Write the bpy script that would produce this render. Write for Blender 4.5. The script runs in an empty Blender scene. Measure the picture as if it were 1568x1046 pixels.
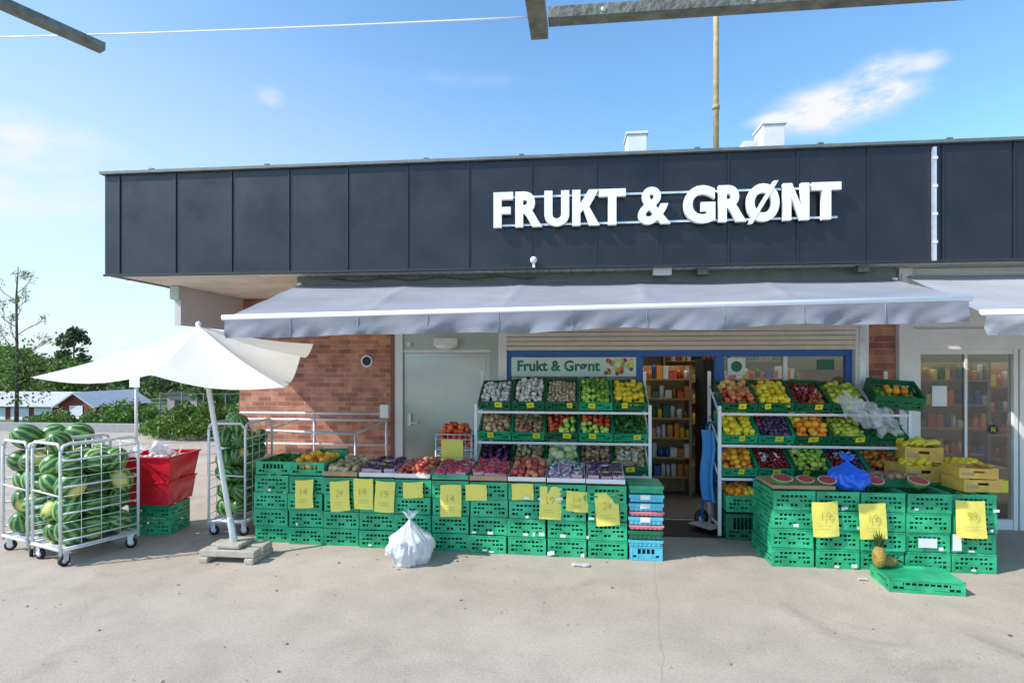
import bpy, math, random
from mathutils import Vector, Matrix, noise
R = random.Random(7)
scn = bpy.context.scene
scn.view_settings.view_transform = 'Standard'
scn.view_settings.look = 'None'
scn.view_settings.exposure = 0
COL = scn.collection

# ------------------------------------------------------------------ materials
def nd(nt, t, **kw):
    n = nt.nodes.new(t)
    for k, v in kw.items():
        setattr(n, k, v)
    return n

def mat(name, col, rough=.55, metal=0., var=0., scale=6., bump=0., bscale=40., col2=None, island=0., spec=.5, trans=0., coat=0.):
    m = bpy.data.materials.new(name); m.use_nodes = True
    nt = m.node_tree; L = nt.links
    b = nt.nodes['Principled BSDF']
    b.inputs['Roughness'].default_value = rough
    b.inputs['Metallic'].default_value = metal
    b.inputs['Specular IOR Level'].default_value = spec
    b.inputs['Coat Weight'].default_value = coat
    c = nd(nt, 'ShaderNodeRGB'); c.outputs[0].default_value = (*col, 1)
    out = c.outputs[0]
    tc = nd(nt, 'ShaderNodeTexCoord')
    if col2 is not None:
        mx = nd(nt, 'ShaderNodeMix', data_type='RGBA')
        L.new(out, mx.inputs[6]); mx.inputs[7].default_value = (*col2, 1)
        if island > 0:
            g = nd(nt, 'ShaderNodeNewGeometry'); L.new(g.outputs['Random Per Island'], mx.inputs[0])
        else:
            n = nd(nt, 'ShaderNodeTexNoise'); n.inputs['Scale'].default_value = scale; n.inputs['Detail'].default_value = 6
            L.new(tc.outputs['Object'], n.inputs[0])
            mr = nd(nt, 'ShaderNodeMapRange'); mr.inputs[1].default_value = .35; mr.inputs[2].default_value = .65
            L.new(n.outputs[0], mr.inputs[0]); L.new(mr.outputs[0], mx.inputs[0])
        out = mx.outputs[2]
    if var > 0:
        n = nd(nt, 'ShaderNodeTexNoise'); n.inputs['Scale'].default_value = scale; n.inputs['Detail'].default_value = 8
        n.inputs['Roughness'].default_value = .65
        L.new(tc.outputs['Object'], n.inputs[0])
        mr = nd(nt, 'ShaderNodeMapRange'); mr.inputs[1].default_value = .3; mr.inputs[2].default_value = .7
        mr.inputs[3].default_value = 1 - var; mr.inputs[4].default_value = 1 + var
        L.new(n.outputs[0], mr.inputs[0])
        v = nd(nt, 'ShaderNodeVectorMath', operation='SCALE')
        L.new(out, v.inputs[0]); L.new(mr.outputs[0], v.inputs['Scale'])
        out = v.outputs[0]
        mr2 = nd(nt, 'ShaderNodeMapRange'); mr2.inputs[1].default_value = .3; mr2.inputs[2].default_value = .7
        mr2.inputs[3].default_value = max(0, rough - .1); mr2.inputs[4].default_value = min(1, rough + .12)
        L.new(n.outputs[0], mr2.inputs[0]); L.new(mr2.outputs[0], b.inputs['Roughness'])
    L.new(out, b.inputs['Base Color'])
    if bump > 0:
        n = nd(nt, 'ShaderNodeTexNoise'); n.inputs['Scale'].default_value = bscale; n.inputs['Detail'].default_value = 5
        L.new(tc.outputs['Object'], n.inputs[0])
        bp = nd(nt, 'ShaderNodeBump'); bp.inputs['Strength'].default_value = bump; bp.inputs['Distance'].default_value = .02
        L.new(n.outputs[0], bp.inputs['Height']); L.new(bp.outputs[0], b.inputs['Normal'])
    if trans > 0:
        tr = nd(nt, 'ShaderNodeBsdfTranslucent'); L.new(out, tr.inputs[0])
        ms = nd(nt, 'ShaderNodeMixShader'); ms.inputs[0].default_value = trans
        L.new(b.outputs[0], ms.inputs[1]); L.new(tr.outputs[0], ms.inputs[2])
        L.new(ms.outputs[0], nt.nodes['Material Output'].inputs[0])
    return m

M = {}
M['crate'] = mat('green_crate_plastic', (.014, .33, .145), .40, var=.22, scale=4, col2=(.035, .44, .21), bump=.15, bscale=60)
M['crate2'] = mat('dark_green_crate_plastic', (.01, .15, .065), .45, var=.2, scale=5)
M['bcrate'] = mat('light_blue_plastic', (.10, .50, .62), .45, var=.15)
M['pink'] = mat('pink_plastic', (.75, .22, .26), .5, var=.15)
M['red'] = mat('red_plastic', (.72, .015, .035), .35, var=.2, scale=4)
M['steel'] = mat('galvanised_steel', (.66, .68, .70), .36, metal=.5, var=.12, scale=15)
M['brushed'] = mat('brushed_steel', (.44, .47, .45), .34, metal=.92, var=.10, scale=.9, bump=.06, bscale=2)
M['white'] = mat('white_paint', (.76, .76, .75), .5, var=.07, scale=5)
M['letter'] = mat('letter_white', (.88, .88, .88), .4)
M['paleframe'] = mat('pale_green_frame', (.46, .53, .50), .5, var=.06)
M['beige'] = mat('shutter_beige', (.66, .60, .51), .5, var=.1)
M['fascia'] = mat('fascia_metal', (.0125, .0145, .020), .36, var=.45, scale=1.7, bump=.22, bscale=1.3, spec=.5)
M['fseam'] = mat('fascia_seam', (.016, .018, .024), .4, spec=.6)
M['trim'] = mat('roof_trim', (.17, .19, .18), .55, metal=.3, var=.25)
M['wood'] = mat('pale_wood', (.42, .26, .11), .6, var=.25, scale=10)
M['blue'] = mat('blue_paint', (.02, .12, .42), .45, var=.1)
M['dark'] = mat('dark_rubber', (.02, .02, .022), .6)
M['concrete'] = mat('concrete', (.45, .40, .33), .85, var=.2, scale=12, bump=.4, bscale=70)
M['yellowpaper'] = mat('yellow_card', (.86, .74, .16), .6, var=.08, scale=12, bump=.3, bscale=10, col2=(.84, .68, .10))
M['ink'] = mat('marker_ink', (.44, .34, .06), .6)
M['tag'] = mat('yellow_tag', (.88, .78, .03), .5)
M['sheet'] = mat('plastic_bag_white', (.80, .82, .84), .5, trans=.35, bump=.25, bscale=30)
M['bluebag'] = mat('blue_bag', (.02, .14, .72), .3, bump=.3, bscale=30)
M['cardboard'] = mat('yellow_cardboard', (.76, .50, .07), .7, col2=(.60, .34, .08), scale=7)
M['brown'] = mat('brown_cardboard', (.46, .29, .15), .8, var=.15)
M['intwall'] = mat('interior_wall', (.34, .27, .19), .8, var=.1)
M['intfloor'] = mat('interior_floor', (.15, .145, .14), .5, var=.2)
M['bark'] = mat('bark', (.10, .075, .055), .9, var=.3, bump=.5)
M['redwood'] = mat('barn_red_boards', (.24, .045, .035), .8, var=.15)
M['lightroof'] = mat('light_roof', (.48, .48, .49), .7, var=.1, scale=1)
M['mast'] = mat('mast_paint', (.42, .33, .16), .65, var=.3, scale=9)
M['beam'] = mat('old_galvanised', (.17, .18, .15), .6, metal=.35, var=.5, scale=16, bump=.5)
M['litter'] = mat('litter_chips', (.12, .09, .06), .9, col2=(.5, .45, .38), island=1)

def leafmat(name, a, b):
    return mat(name, a, .55, col2=b, island=1, trans=.3)
M['leaf'] = leafmat('tree_leaves', (.06, .13, .02), (.20, .30, .05))
M['leafd'] = leafmat('pine_needles', (.03, .08, .025), (.09, .16, .045))
M['hedge'] = leafmat('hedge_leaves', (.05, .13, .015), (.18, .30, .05))
M['far'] = leafmat('far_leaves', (.06, .12, .035), (.18, .25, .07))
M['herb'] = leafmat('herbs', (.02, .14, .025), (.10, .33, .06))

def fruit(name, a, b, rough=.4, **k):
    return mat(name, a, rough, col2=b, island=1, **k)
F = {
 'garlic': fruit('garlic', (.56, .52, .50), (.84, .81, .80)),
 'mushroom': fruit('mushroom', (.62, .55, .48), (.84, .82, .79)),
 'peanut': fruit('peanuts', (.44, .28, .14), (.76, .60, .40), .7),
 'lime': fruit('limes', (.05, .20, .02), (.34, .50, .06)),
 'lemon': fruit('lemons', (.82, .52, .01), (.92, .76, .05)),
 'onion': fruit('onions', (.42, .21, .08), (.74, .53, .30)),
 'tomato': fruit('tomatoes', (.50, .015, .01), (.80, .18, .04), .25),
 'aubergine': fruit('aubergines', (.02, .008, .03), (.16, .04, .13), .22),
 'cabbage': fruit('cabbages', (.40, .48, .14), (.74, .75, .42)),
 'potato': fruit('potatoes', (.36, .23, .11), (.68, .54, .33), .8),
 'shallot': fruit('shallots', (.26, .09, .05), (.54, .33, .19)),
 'peach': fruit('peaches', (.68, .10, .04), (.86, .56, .18)),
 'cherry': fruit('cherries', (.10, .006, .012), (.48, .03, .03), .22),
 'pear': fruit('pears', (.26, .40, .03), (.74, .70, .10)),
 'blueberry': fruit('plums', (.015, .015, .05), (.16, .07, .16), .4),
 'orange': fruit('oranges', (.82, .20, .01), (.92, .44, .03)),
 'gapple': fruit('green_apples', (.24, .48, .03), (.62, .78, .15), .25),
 'rapple': fruit('red_apples', (.36, .015, .02), (.74, .34, .06), .25),
 'strawb': fruit('strawberries', (.52, .01, .03), (.76, .10, .12), .3),
 'nectar': fruit('nectarines', (.40, .015, .04), (.82, .30, .12), .3),
 'mix': fruit('mixed_packs', (.10, .08, .22), (.80, .72, .70)),
 'banana': fruit('bananas', (.85, .60, .02), (.78, .66, .09)),
 'jar': fruit('jars', (.45, .08, .02), (.75, .55, .15), .3),
 'jar2': fruit('jars_dark', (.08, .10, .03), (.6, .2, .05), .3),
}
M['punnet'] = mat('punnet_plastic', (.62, .34, .38), .15, spec=.8, var=.2, scale=20)
M['flesh'] = mat('melon_flesh', (.50, .06, .06), .35, var=.2, scale=30)
M['rind'] = mat('melon_rind', (.05, .16, .035), .35, col2=(.22, .38, .12), scale=14)
M['rindw'] = mat('melon_rind_white', (.6, .68, .42), .4)
M['pine'] = mat('pineapple_skin', (.46, .27, .05), .6, col2=(.22, .19, .04), scale=30, bump=.9, bscale=45)
M['lamp'] = bpy.data.materials.new('lamp_emission'); M['lamp'].use_nodes = True
_b = M['lamp'].node_tree.nodes['Principled BSDF']
_b.inputs['Emission Color'].default_value = (1, .93, .8, 1); _b.inputs['Emission Strength'].default_value = 8

def watermelon_mat():
    m = bpy.data.materials.new('watermelon_skin'); m.use_nodes = True
    nt = m.node_tree; L = nt.links; b = nt.nodes['Principled BSDF']
    b.inputs['Roughness'].default_value = .3
    tc = nd(nt, 'ShaderNodeTexCoord'); sp = nd(nt, 'ShaderNodeSeparateXYZ'); L.new(tc.outputs['Object'], sp.inputs[0])
    at = nd(nt, 'ShaderNodeMath', operation='ARCTAN2'); L.new(sp.outputs[1], at.inputs[0]); L.new(sp.outputs[2], at.inputs[1])
    n = nd(nt, 'ShaderNodeTexNoise'); n.inputs['Scale'].default_value = 24; n.inputs['Detail'].default_value = 6
    L.new(tc.outputs['Object'], n.inputs[0])
    mu = nd(nt, 'ShaderNodeMath', operation='MULTIPLY_ADD'); L.new(at.outputs[0], mu.inputs[0]); mu.inputs[1].default_value = 10
    m2 = nd(nt, 'ShaderNodeMath', operation='MULTIPLY'); L.new(n.outputs[0], m2.inputs[0]); m2.inputs[1].default_value = 4
    L.new(m2.outputs[0], mu.inputs[2])
    s = nd(nt, 'ShaderNodeMath', operation='SINE'); L.new(mu.outputs[0], s.inputs[0])
    r = nd(nt, 'ShaderNodeMapRange'); r.inputs[1].default_value = -.4; r.inputs[2].default_value = 1.2; L.new(s.outputs[0], r.inputs[0])
    mx = nd(nt, 'ShaderNodeMix', data_type='RGBA'); mx.inputs[6].default_value = (.020, .075, .018, 1); mx.inputs[7].default_value = (.17, .33, .08, 1)
    L.new(r.outputs[0], mx.inputs[0])
    oi = nd(nt, 'ShaderNodeObjectInfo')
    sc = nd(nt, 'ShaderNodeMapRange'); sc.inputs[3].default_value = .7; sc.inputs[4].default_value = 1.8; L.new(oi.outputs['Random'], sc.inputs[0])
    vs = nd(nt, 'ShaderNodeVectorMath', operation='SCALE'); L.new(mx.outputs[2], vs.inputs[0]); L.new(sc.outputs[0], vs.inputs['Scale'])
    r2 = nd(nt, 'ShaderNodeMapRange'); r2.inputs[1].default_value = .100; r2.inputs[2].default_value = .130; L.new(sp.outputs[1], r2.inputs[0])
    mx2 = nd(nt, 'ShaderNodeMix', data_type='RGBA'); L.new(vs.outputs[0], mx2.inputs[6]); mx2.inputs[7].default_value = (.74, .64, .16, 1)
    L.new(r2.outputs[0], mx2.inputs[0]); L.new(mx2.outputs[2], b.inputs['Base Color'])
    return m
M['melon'] = watermelon_mat()

def brick_mat():
    m = bpy.data.materials.new('red_brick'); m.use_nodes = True
    nt = m.node_tree; L = nt.links; b = nt.nodes['Principled BSDF']; b.inputs['Roughness'].default_value = .85
    tc = nd(nt, 'ShaderNodeTexCoord'); sp = nd(nt, 'ShaderNodeSeparateXYZ'); L.new(tc.outputs['Object'], sp.inputs[0])
    ad = nd(nt, 'ShaderNodeMath', operation='ADD'); L.new(sp.outputs[0], ad.inputs[0]); L.new(sp.outputs[1], ad.inputs[1])
    cb = nd(nt, 'ShaderNodeCombineXYZ'); L.new(ad.outputs[0], cb.inputs[0]); L.new(sp.outputs[2], cb.inputs[1])
    br = nd(nt, 'ShaderNodeTexBrick'); L.new(cb.outputs[0], br.inputs[0])
    br.inputs['Scale'].default_value = 1; br.inputs['Brick Width'].default_value = .25; br.inputs['Row Height'].default_value = .085
    br.inputs['Mortar Size'].default_value = .006; br.inputs['Mortar Smooth'].default_value = .3; br.inputs['Bias'].default_value = -.1
    br.inputs['Color1'].default_value = (.52, .22, .13, 1); br.inputs['Color2'].default_value = (.26, .08, .055, 1)
    br.inputs['Mortar'].default_value = (.38, .30, .26, 1)
    n = nd(nt, 'ShaderNodeTexNoise'); n.inputs['Scale'].default_value = 5; n.inputs['Detail'].default_value = 8; L.new(tc.outputs['Object'], n.inputs[0])
    mr = nd(nt, 'ShaderNodeMapRange'); mr.inputs[1].default_value = .3; mr.inputs[2].default_value = .7; mr.inputs[3].default_value = .75; mr.inputs[4].default_value = 1.3
    L.new(n.outputs[0], mr.inputs[0])
    v = nd(nt, 'ShaderNodeVectorMath', operation='SCALE'); L.new(br.outputs[0], v.inputs[0]); L.new(mr.outputs[0], v.inputs['Scale'])
    L.new(v.outputs[0], b.inputs['Base Color'])
    bp = nd(nt, 'ShaderNodeBump', invert=True); bp.inputs['Strength'].default_value = .6; bp.inputs['Distance'].default_value = .008
    L.new(br.outputs['Fac'], bp.inputs['Height']); L.new(bp.outputs[0], b.inputs['Normal'])
    return m
M['brick'] = brick_mat()

def glass_mat():
    m = bpy.data.materials.new('window_glass'); m.use_nodes = True
    nt = m.node_tree; L = nt.links; nt.nodes.remove(nt.nodes['Principled BSDF'])
    t = nd(nt, 'ShaderNodeBsdfTransparent'); t.inputs[0].default_value = (.80, .83, .83, 1)
    g = nd(nt, 'ShaderNodeBsdfGlossy'); g.inputs['Roughness'].default_value = .02
    f = nd(nt, 'ShaderNodeFresnel'); f.inputs[0].default_value = 1.5
    ad = nd(nt, 'ShaderNodeMath', operation='ADD'); L.new(f.outputs[0], ad.inputs[0]); ad.inputs[1].default_value = .02
    ms = nd(nt, 'ShaderNodeMixShader'); L.new(ad.outputs[0], ms.inputs[0]); L.new(t.outputs[0], ms.inputs[1]); L.new(g.outputs[0], ms.inputs[2])
    L.new(ms.outputs[0], nt.nodes['Material Output'].inputs[0])
    return m
M['glass'] = glass_mat()

def slat_mat(name, col, axis, period, dark=.45):
    m = bpy.data.materials.new(name); m.use_nodes = True
    nt = m.node_tree; L = nt.links; b = nt.nodes['Principled BSDF']; b.inputs['Roughness'].default_value = .6
    tc = nd(nt, 'ShaderNodeTexCoord'); sp = nd(nt, 'ShaderNodeSeparateXYZ'); L.new(tc.outputs['Object'], sp.inputs[0])
    d = nd(nt, 'ShaderNodeMath', operation='DIVIDE'); L.new(sp.outputs[axis], d.inputs[0]); d.inputs[1].default_value = period
    fr = nd(nt, 'ShaderNodeMath', operation='FRACT'); L.new(d.outputs[0], fr.inputs[0])
    r = nd(nt, 'ShaderNodeMapRange'); r.inputs[1].default_value = .03; r.inputs[2].default_value = .12; r.inputs[3].default_value = dark; r.inputs[4].default_value = 1
    L.new(fr.outputs[0], r.inputs[0])
    n = nd(nt, 'ShaderNodeTexNoise'); n.inputs['Scale'].default_value = 3; n.inputs['Detail'].default_value = 6; L.new(tc.outputs['Object'], n.inputs[0])
    mr = nd(nt, 'ShaderNodeMapRange'); mr.inputs[1].default_value = .3; mr.inputs[2].default_value = .7; mr.inputs[3].default_value = .85; mr.inputs[4].default_value = 1.12
    L.new(n.outputs[0], mr.inputs[0])
    mm = nd(nt, 'ShaderNodeMath', operation='MULTIPLY'); L.new(r.outputs[0], mm.inputs[0]); L.new(mr.outputs[0], mm.inputs[1])
    v = nd(nt, 'ShaderNodeVectorMath', operation='SCALE'); v.inputs[0].default_value = col; L.new(mm.outputs[0], v.inputs['Scale'])
    L.new(v.outputs[0], b.inputs['Base Color'])
    bp = nd(nt, 'ShaderNodeBump'); bp.inputs['Strength'].default_value = .7; bp.inputs['Distance'].default_value = .01
    L.new(r.outputs[0], bp.inputs['Height']); L.new(bp.outputs[0], b.inputs['Normal'])
    return m
M['soffit'] = slat_mat('soffit_boards', (.76, .70, .60), 0, .14)
M['garagedoor'] = slat_mat('garage_door', (.75, .75, .75), 2, .3, .7)

def ground_mat():
    m = bpy.data.materials.new('worn_asphalt'); m.use_nodes = True
    nt = m.node_tree; L = nt.links; b = nt.nodes['Principled BSDF']; b.inputs['Roughness'].default_value = .85
    b.inputs['Specular IOR Level'].default_value = .3
    tc = nd(nt, 'ShaderNodeTexCoord')
    def N(s, d, lo, hi, a, c, dist=0, off=0):
        n = nd(nt, 'ShaderNodeTexNoise'); n.inputs['Scale'].default_value = s; n.inputs['Detail'].default_value = d
        n.inputs['Roughness'].default_value = .6; n.inputs['Distortion'].default_value = dist
        mpp = nd(nt, 'ShaderNodeMapping'); mpp.inputs['Location'].default_value = (off, off * .7, 0)
        L.new(tc.outputs['Object'], mpp.inputs[0]); L.new(mpp.outputs[0], n.inputs[0])
        r = nd(nt, 'ShaderNodeMapRange'); r.inputs[1].default_value = lo; r.inputs[2].default_value = hi
        r.inputs[3].default_value = a; r.inputs[4].default_value = c
        L.new(n.outputs[0], r.inputs[0]); return r.outputs[0], n.outputs[0]
    a, _ = N(.45, 6, .3, .7, .86, 1.1)
    bb, _ = N(2.3, 10, .3, .72, .88, 1.08, .4)
    c, fine = N(120, 3, .3, .7, .72, 1.28)
    c2, _ = N(38, 4, .35, .7, .92, 1.08)
    st, _ = N(.9, 9, .58, .74, 1., .74, 1.0, 4.3)
    st2, _ = N(9, 6, .67, .78, 1., .62)
    sp = nd(nt, 'ShaderNodeSeparateXYZ'); L.new(tc.outputs['Object'], sp.inputs[0])
    nz = nd(nt, 'ShaderNodeTexNoise'); nz.inputs['Scale'].default_value = 1.6; nz.inputs['Detail'].default_value = 7
    L.new(tc.outputs['Object'], nz.inputs[0])
    m1 = nd(nt, 'ShaderNodeMath', operation='MULTIPLY_ADD'); L.new(sp.outputs[1], m1.inputs[0]); m1.inputs[1].default_value = -.12; L.new(sp.outputs[0], m1.inputs[2])
    m2 = nd(nt, 'ShaderNodeMath', operation='MULTIPLY_ADD'); L.new(nz.outputs[0], m2.inputs[0]); m2.inputs[1].default_value = .16; L.new(m1.outputs[0], m2.inputs[2])
    m3 = nd(nt, 'ShaderNodeMath', operation='SUBTRACT'); L.new(m2.outputs[0], m3.inputs[0]); m3.inputs[1].default_value = .22
    m4 = nd(nt, 'ShaderNodeMath', operation='ABSOLUTE'); L.new(m3.outputs[0], m4.inputs[0])
    cr = nd(nt, 'ShaderNodeMapRange'); cr.inputs[1].default_value = .002; cr.inputs[2].default_value = .008; cr.inputs[3].default_value = .84; cr.inputs[4].default_value = 1
    L.new(m4.outputs[0], cr.inputs[0])
    prev = a
    for o in (bb, c, c2, st, st2, cr.outputs[0]):
        mm = nd(nt, 'ShaderNodeMath', operation='MULTIPLY'); L.new(prev, mm.inputs[0]); L.new(o, mm.inputs[1]); prev = mm.outputs[0]
    v = nd(nt, 'ShaderNodeVectorMath', operation='SCALE'); v.inputs[0].default_value = (.475, .405, .33); L.new(prev, v.inputs['Scale'])
    L.new(v.outputs[0], b.inputs['Base Color'])
    bp = nd(nt, 'ShaderNodeBump'); bp.inputs['Strength'].default_value = .6; bp.inputs['Distance'].default_value = .006
    L.new(fine, bp.inputs['Height']); L.new(bp.outputs[0], b.inputs['Normal'])
    return m
M['ground'] = ground_mat()
M['road'] = mat('road_asphalt', (.13, .13, .135), .9, var=.2, scale=3)
M['grass'] = mat('grass', (.07, .12, .03), .9, var=.3, scale=2, col2=(.12, .15, .05), bump=.5)
M['kerb'] = mat('kerb_stone', (.35, .34, .32), .9, var=.2)

# ------------------------------------------------------------------ mesh builder
def ico(sub):
    import bmesh
    bm = bmesh.new(); bmesh.ops.create_icosphere(bm, subdivisions=sub, radius=1)
    v = [tuple(x.co) for x in bm.verts]; f = [tuple(x.index for x in q.verts) for q in bm.faces]; bm.free()
    return v, f
ICO = {1: ico(1), 2: ico(2), 3: ico(3), 4: ico(4), 5: ico(5)}
BF = [(0, 3, 2, 1), (4, 5, 6, 7), (0, 1, 5, 4), (1, 2, 6, 5), (2, 3, 7, 6), (3, 0, 4, 7)]

class MB:
    def __init__(s):
        s.v = []; s.f = []; s.m = []; s.s = []; s.mats = []; s.M = Matrix.Identity(4)
    def add(s, vs, fs, m, smooth=False, T=None):
        if m not in s.mats: s.mats.append(m)
        i = s.mats.index(m); T = s.M @ T if T is not None else s.M
        o = len(s.v)
        s.v += [tuple(T @ Vector(p)) for p in vs]
        s.f += [tuple(o + k for k in q) for q in fs]
        s.m += [i] * len(fs); s.s += [smooth] * len(fs)
    def box(s, x0, x1, y0, y1, z0, z1, m, T=None):
        s.add([(x0, y0, z0), (x1, y0, z0), (x1, y1, z0), (x0, y1, z0), (x0, y0, z1), (x1, y0, z1), (x1, y1, z1), (x0, y1, z1)], BF, m, False, T)
    def tube(s, pts, r, m, n=8, cap=True, r2=None):
        pts = [Vector(p) for p in pts]; vs = []; fs = []; K = len(pts)
        up = None
        for i, p in enumerate(pts):
            d = (pts[min(i + 1, K - 1)] - pts[max(i - 1, 0)]).normalized()
            if up is None:
                up = d.orthogonal().normalized()
            else:
                up = (up - d * up.dot(d)).normalized()
            b = d.cross(up)
            if callable(r): rr = r(i / (K - 1))
            else: rr = r if r2 is None else r + (r2 - r) * i / (K - 1)
            for k in range(n):
                a = 2 * math.pi * k / n
                vs.append(p + (up * math.cos(a) + b * math.sin(a)) * rr)
        for i in range(K - 1):
            for k in range(n):
                fs.append((i * n + k, i * n + (k + 1) % n, (i + 1) * n + (k + 1) % n, (i + 1) * n + k))
        if cap:
            fs.append(tuple(range(n - 1, -1, -1))); fs.append(tuple((K - 1) * n + k for k in range(n)))
        s.add(vs, fs, m, True)
    def sph(s, c, r, m, sub=2, rot=None):
        v, f = ICO[sub]
        if not isinstance(r, (tuple, list)): r = (r, r, r)
        T = Matrix.Translation(c)
        if rot is not None: T = T @ rot
        T = T @ Matrix.Diagonal((*r, 1))
        s.add(v, f, m, True, T)
    def grid(s, fn, nu, nv, m, smooth=True):
        vs = [fn(i / nu, j / nv) for j in range(nv + 1) for i in range(nu + 1)]
        fs = [(j * (nu + 1) + i, j * (nu + 1) + i + 1, (j + 1) * (nu + 1) + i + 1, (j + 1) * (nu + 1) + i) for j in range(nv) for i in range(nu)]
        s.add(vs, fs, m, smooth)
    def build(s, name, loc=(0, 0, 0), rz=0, parent=None, bevel=0):
        me = bpy.data.meshes.new(name); me.from_pydata(s.v, [], s.f)
        for q in s.mats: me.materials.append(q)
        me.polygons.foreach_set('material_index', s.m); me.polygons.foreach_set('use_smooth', s.s); me.update()
        ob = bpy.data.objects.new(name, me); COL.objects.link(ob)
        ob.location = loc; ob.rotation_euler = (0, 0, rz)
        if parent: ob.parent = parent
        if bevel:
            md = ob.modifiers.new('bevel', 'BEVEL'); md.width = bevel; md.segments = 2; md.limit_method = 'ANGLE'
        return ob

def empty(name, loc=(0, 0, 0), rz=0):
    e = bpy.data.objects.new(name, None); COL.objects.link(e); e.location = loc; e.rotation_euler = (0, 0, rz); e.empty_display_size = .2
    return e

def textgeo(body, extrude=.02, offset=0., size=1, res=6):
    cu = bpy.data.curves.new('t', 'FONT'); cu.body = body; cu.size = size; cu.extrude = extrude; cu.offset = offset; cu.resolution_u = res
    ob = bpy.data.objects.new('t', cu); COL.objects.link(ob)
    dg = bpy.context.evaluated_depsgraph_get(); me = ob.evaluated_get(dg).to_mesh()
    v = [tuple(x.co) for x in me.vertices]; f = [tuple(p.vertices) for p in me.polygons]
    ob.evaluated_get(dg).to_mesh_clear(); bpy.data.objects.remove(ob); bpy.data.curves.remove(cu)
    return v, f

def fit_text(mb, body, x0, x1, z0, z1, y, depth, m, offset=0.):
    v, f = textgeo(body, .1, offset)
    xs = [p[0] for p in v]; ys = [p[1] for p in v]; zs = [p[2] for p in v]
    ax, bx, ay, by, az, bz = min(xs), max(xs), min(ys), max(ys), min(zs), max(zs)
    vs = [(x0 + (p[0] - ax) / (bx - ax) * (x1 - x0), y - (p[2] - az) / (bz - az) * depth, z0 + (p[1] - ay) / (by - ay) * (z1 - z0)) for p in v]
    mb.add(vs, f, m)

def Rz(a): return Matrix.Rotation(a, 4, 'Z')
def Rx(a): return Matrix.Rotation(a, 4, 'X')
def Ry(a): return Matrix.Rotation(a, 4, 'Y')
def Tr(x, y, z): return Matrix.Translation((x, y, z))
def rrot(): return Matrix.Rotation(R.uniform(0, 6.28), 4, 'Z') @ Matrix.Rotation(R.uniform(0, 6.28), 4, 'X') @ Matrix.Rotation(R.uniform(0, 6.28), 4, 'Y')

# ------------------------------------------------------------------ ground and terrain
def gz(y):
    if y < 15: return 0
    if y < 60: return -(y - 15) / 45 * 4.35
    return -4.35
mb = MB()
xs = [-700, -200, -60, -20, 0, 20, 60, 200, 700]; ys = [-300, -40, -10, 0, 5, 15, 30, 60, 120, 900]
mb.add([(x, y, gz(y)) for y in ys for x in xs], [(j * 9 + i, j * 9 + i + 1, (j + 1) * 9 + i + 1, (j + 1) * 9 + i) for j in range(9) for i in range(8)], M['ground'])
mb.build('ground')
def strip(name, x0, x1, y0, y1, m, dz=.006):
    b = MB(); b.add([(x0, y0, gz(y0) + dz), (x1, y0, gz(y0) + dz), (x1, y1, gz(y1) + dz), (x0, y1, gz(y1) + dz)], [(0, 1, 2, 3)], m); return b.build(name)
strip('grass', -90, -6.3, 18.2, 22, M['grass'], .05)
strip('road', -120, 60, 22.2, 29, M['road'])
strip('road_marking', -120, 60, 25.5, 25.65, M['white'], .012)
strip('grass', -160, 60, 29.3, 59.9, M['grass'], .05)
strip('grass', -500, 300, 60, 500, M['grass'], .05)
b = MB(); b.box(-90, -6.3, 18.0, 18.2, -.4, .0, M['kerb']); b.box(-120, 60, 29, 29.3, -1.6, gz(29) + .12, M['kerb']); b.box(-90, -6.3, 22.0, 22.2, -.9, gz(22) + .1, M['kerb']); b.build('kerb')

b = MB()
for i in range(330):
    y = R.uniform(2.9, 6.2) if i % 3 else R.uniform(5.3, 5.95); x = R.uniform(-1.1, .85) * y * 1.05
    s = R.choice([.004, .005, .006, .008, .016])
    n = R.randint(3, 5); an = R.uniform(0, 6)
    b.add([(x + s * math.cos(an + k * 6.28 / n) * R.uniform(.6, 1.4), y + s * math.sin(an + k * 6.28 / n) * R.uniform(.6, 1.3), R.uniform(.003, .009)) for k in range(n)] + [(x, y, .012)],
          [(k, (k + 1) % n, n) for k in range(n)], M['litter'])
for (x, y, s) in ((.1, 5.72, .09), (2.7, 5.6, .04), (-5.3, 4.0, .025)):
    b.grid(lambda u, v: (x + s * (u - .5) * 2 + .02 * noise.noise(Vector((u * 4, v * 4, x))), y + s * (v - .5), .012 + .02 * abs(noise.noise(Vector((u * 5, v * 5, x + 4))))), 8, 6, M['sheet'])
b.build('ground_litter')

# ------------------------------------------------------------------ building
B = empty('fruit_shop_building', (0, 7.5, 0))
def addB(mb, name, bevel=0):
    o = mb.build(name, (0, -7.5, 0), 0, B, bevel); return o
W = 7.5; RW = 9.75
b = MB()
b.box(-5.98, -3.14, RW, RW + .25, 0, 3.2, M['brick'])
b.box(-5.98, -5.73, RW + .25, 16, 0, 3.2, M['brick'])
b.box(3.69, 4.0, W, W + .25, 0, 3.2, M['brick'])
b.box(6.9, 11, W, W + .25, 0, 3.2, M['brick'])
b.box(-5.73, 11, 15.75, 16, 0, 3.2, M['brick'])
b.box(10.75, 11, W + .25, 15.75, 0, 3.2, M['brick'])
addB(b, 'brick_walls')
b = MB()
b.box(-6.2, 11.5, 7.0, 7.12, 3.2, 4.54, M['fascia'])
b.box(-6.2, -6.08, 7.12, 16.5, 3.2, 4.54, M['fascia'])
b.box(-6.08, 11.5, 16.38, 16.5, 3.2, 4.54, M['fascia'])
addB(b, 'fascia', .006)
b = MB()
xs_ = [-5.98] + [-5.18 + .783 * n for n in range(0, 21)]
for x in xs_:
    if abs(x - 4.216) < .05: x += .03
    b.box(x - .006, x + .006, 6.984, 7.0, 3.2, 4.53, M['fseam'])
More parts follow.
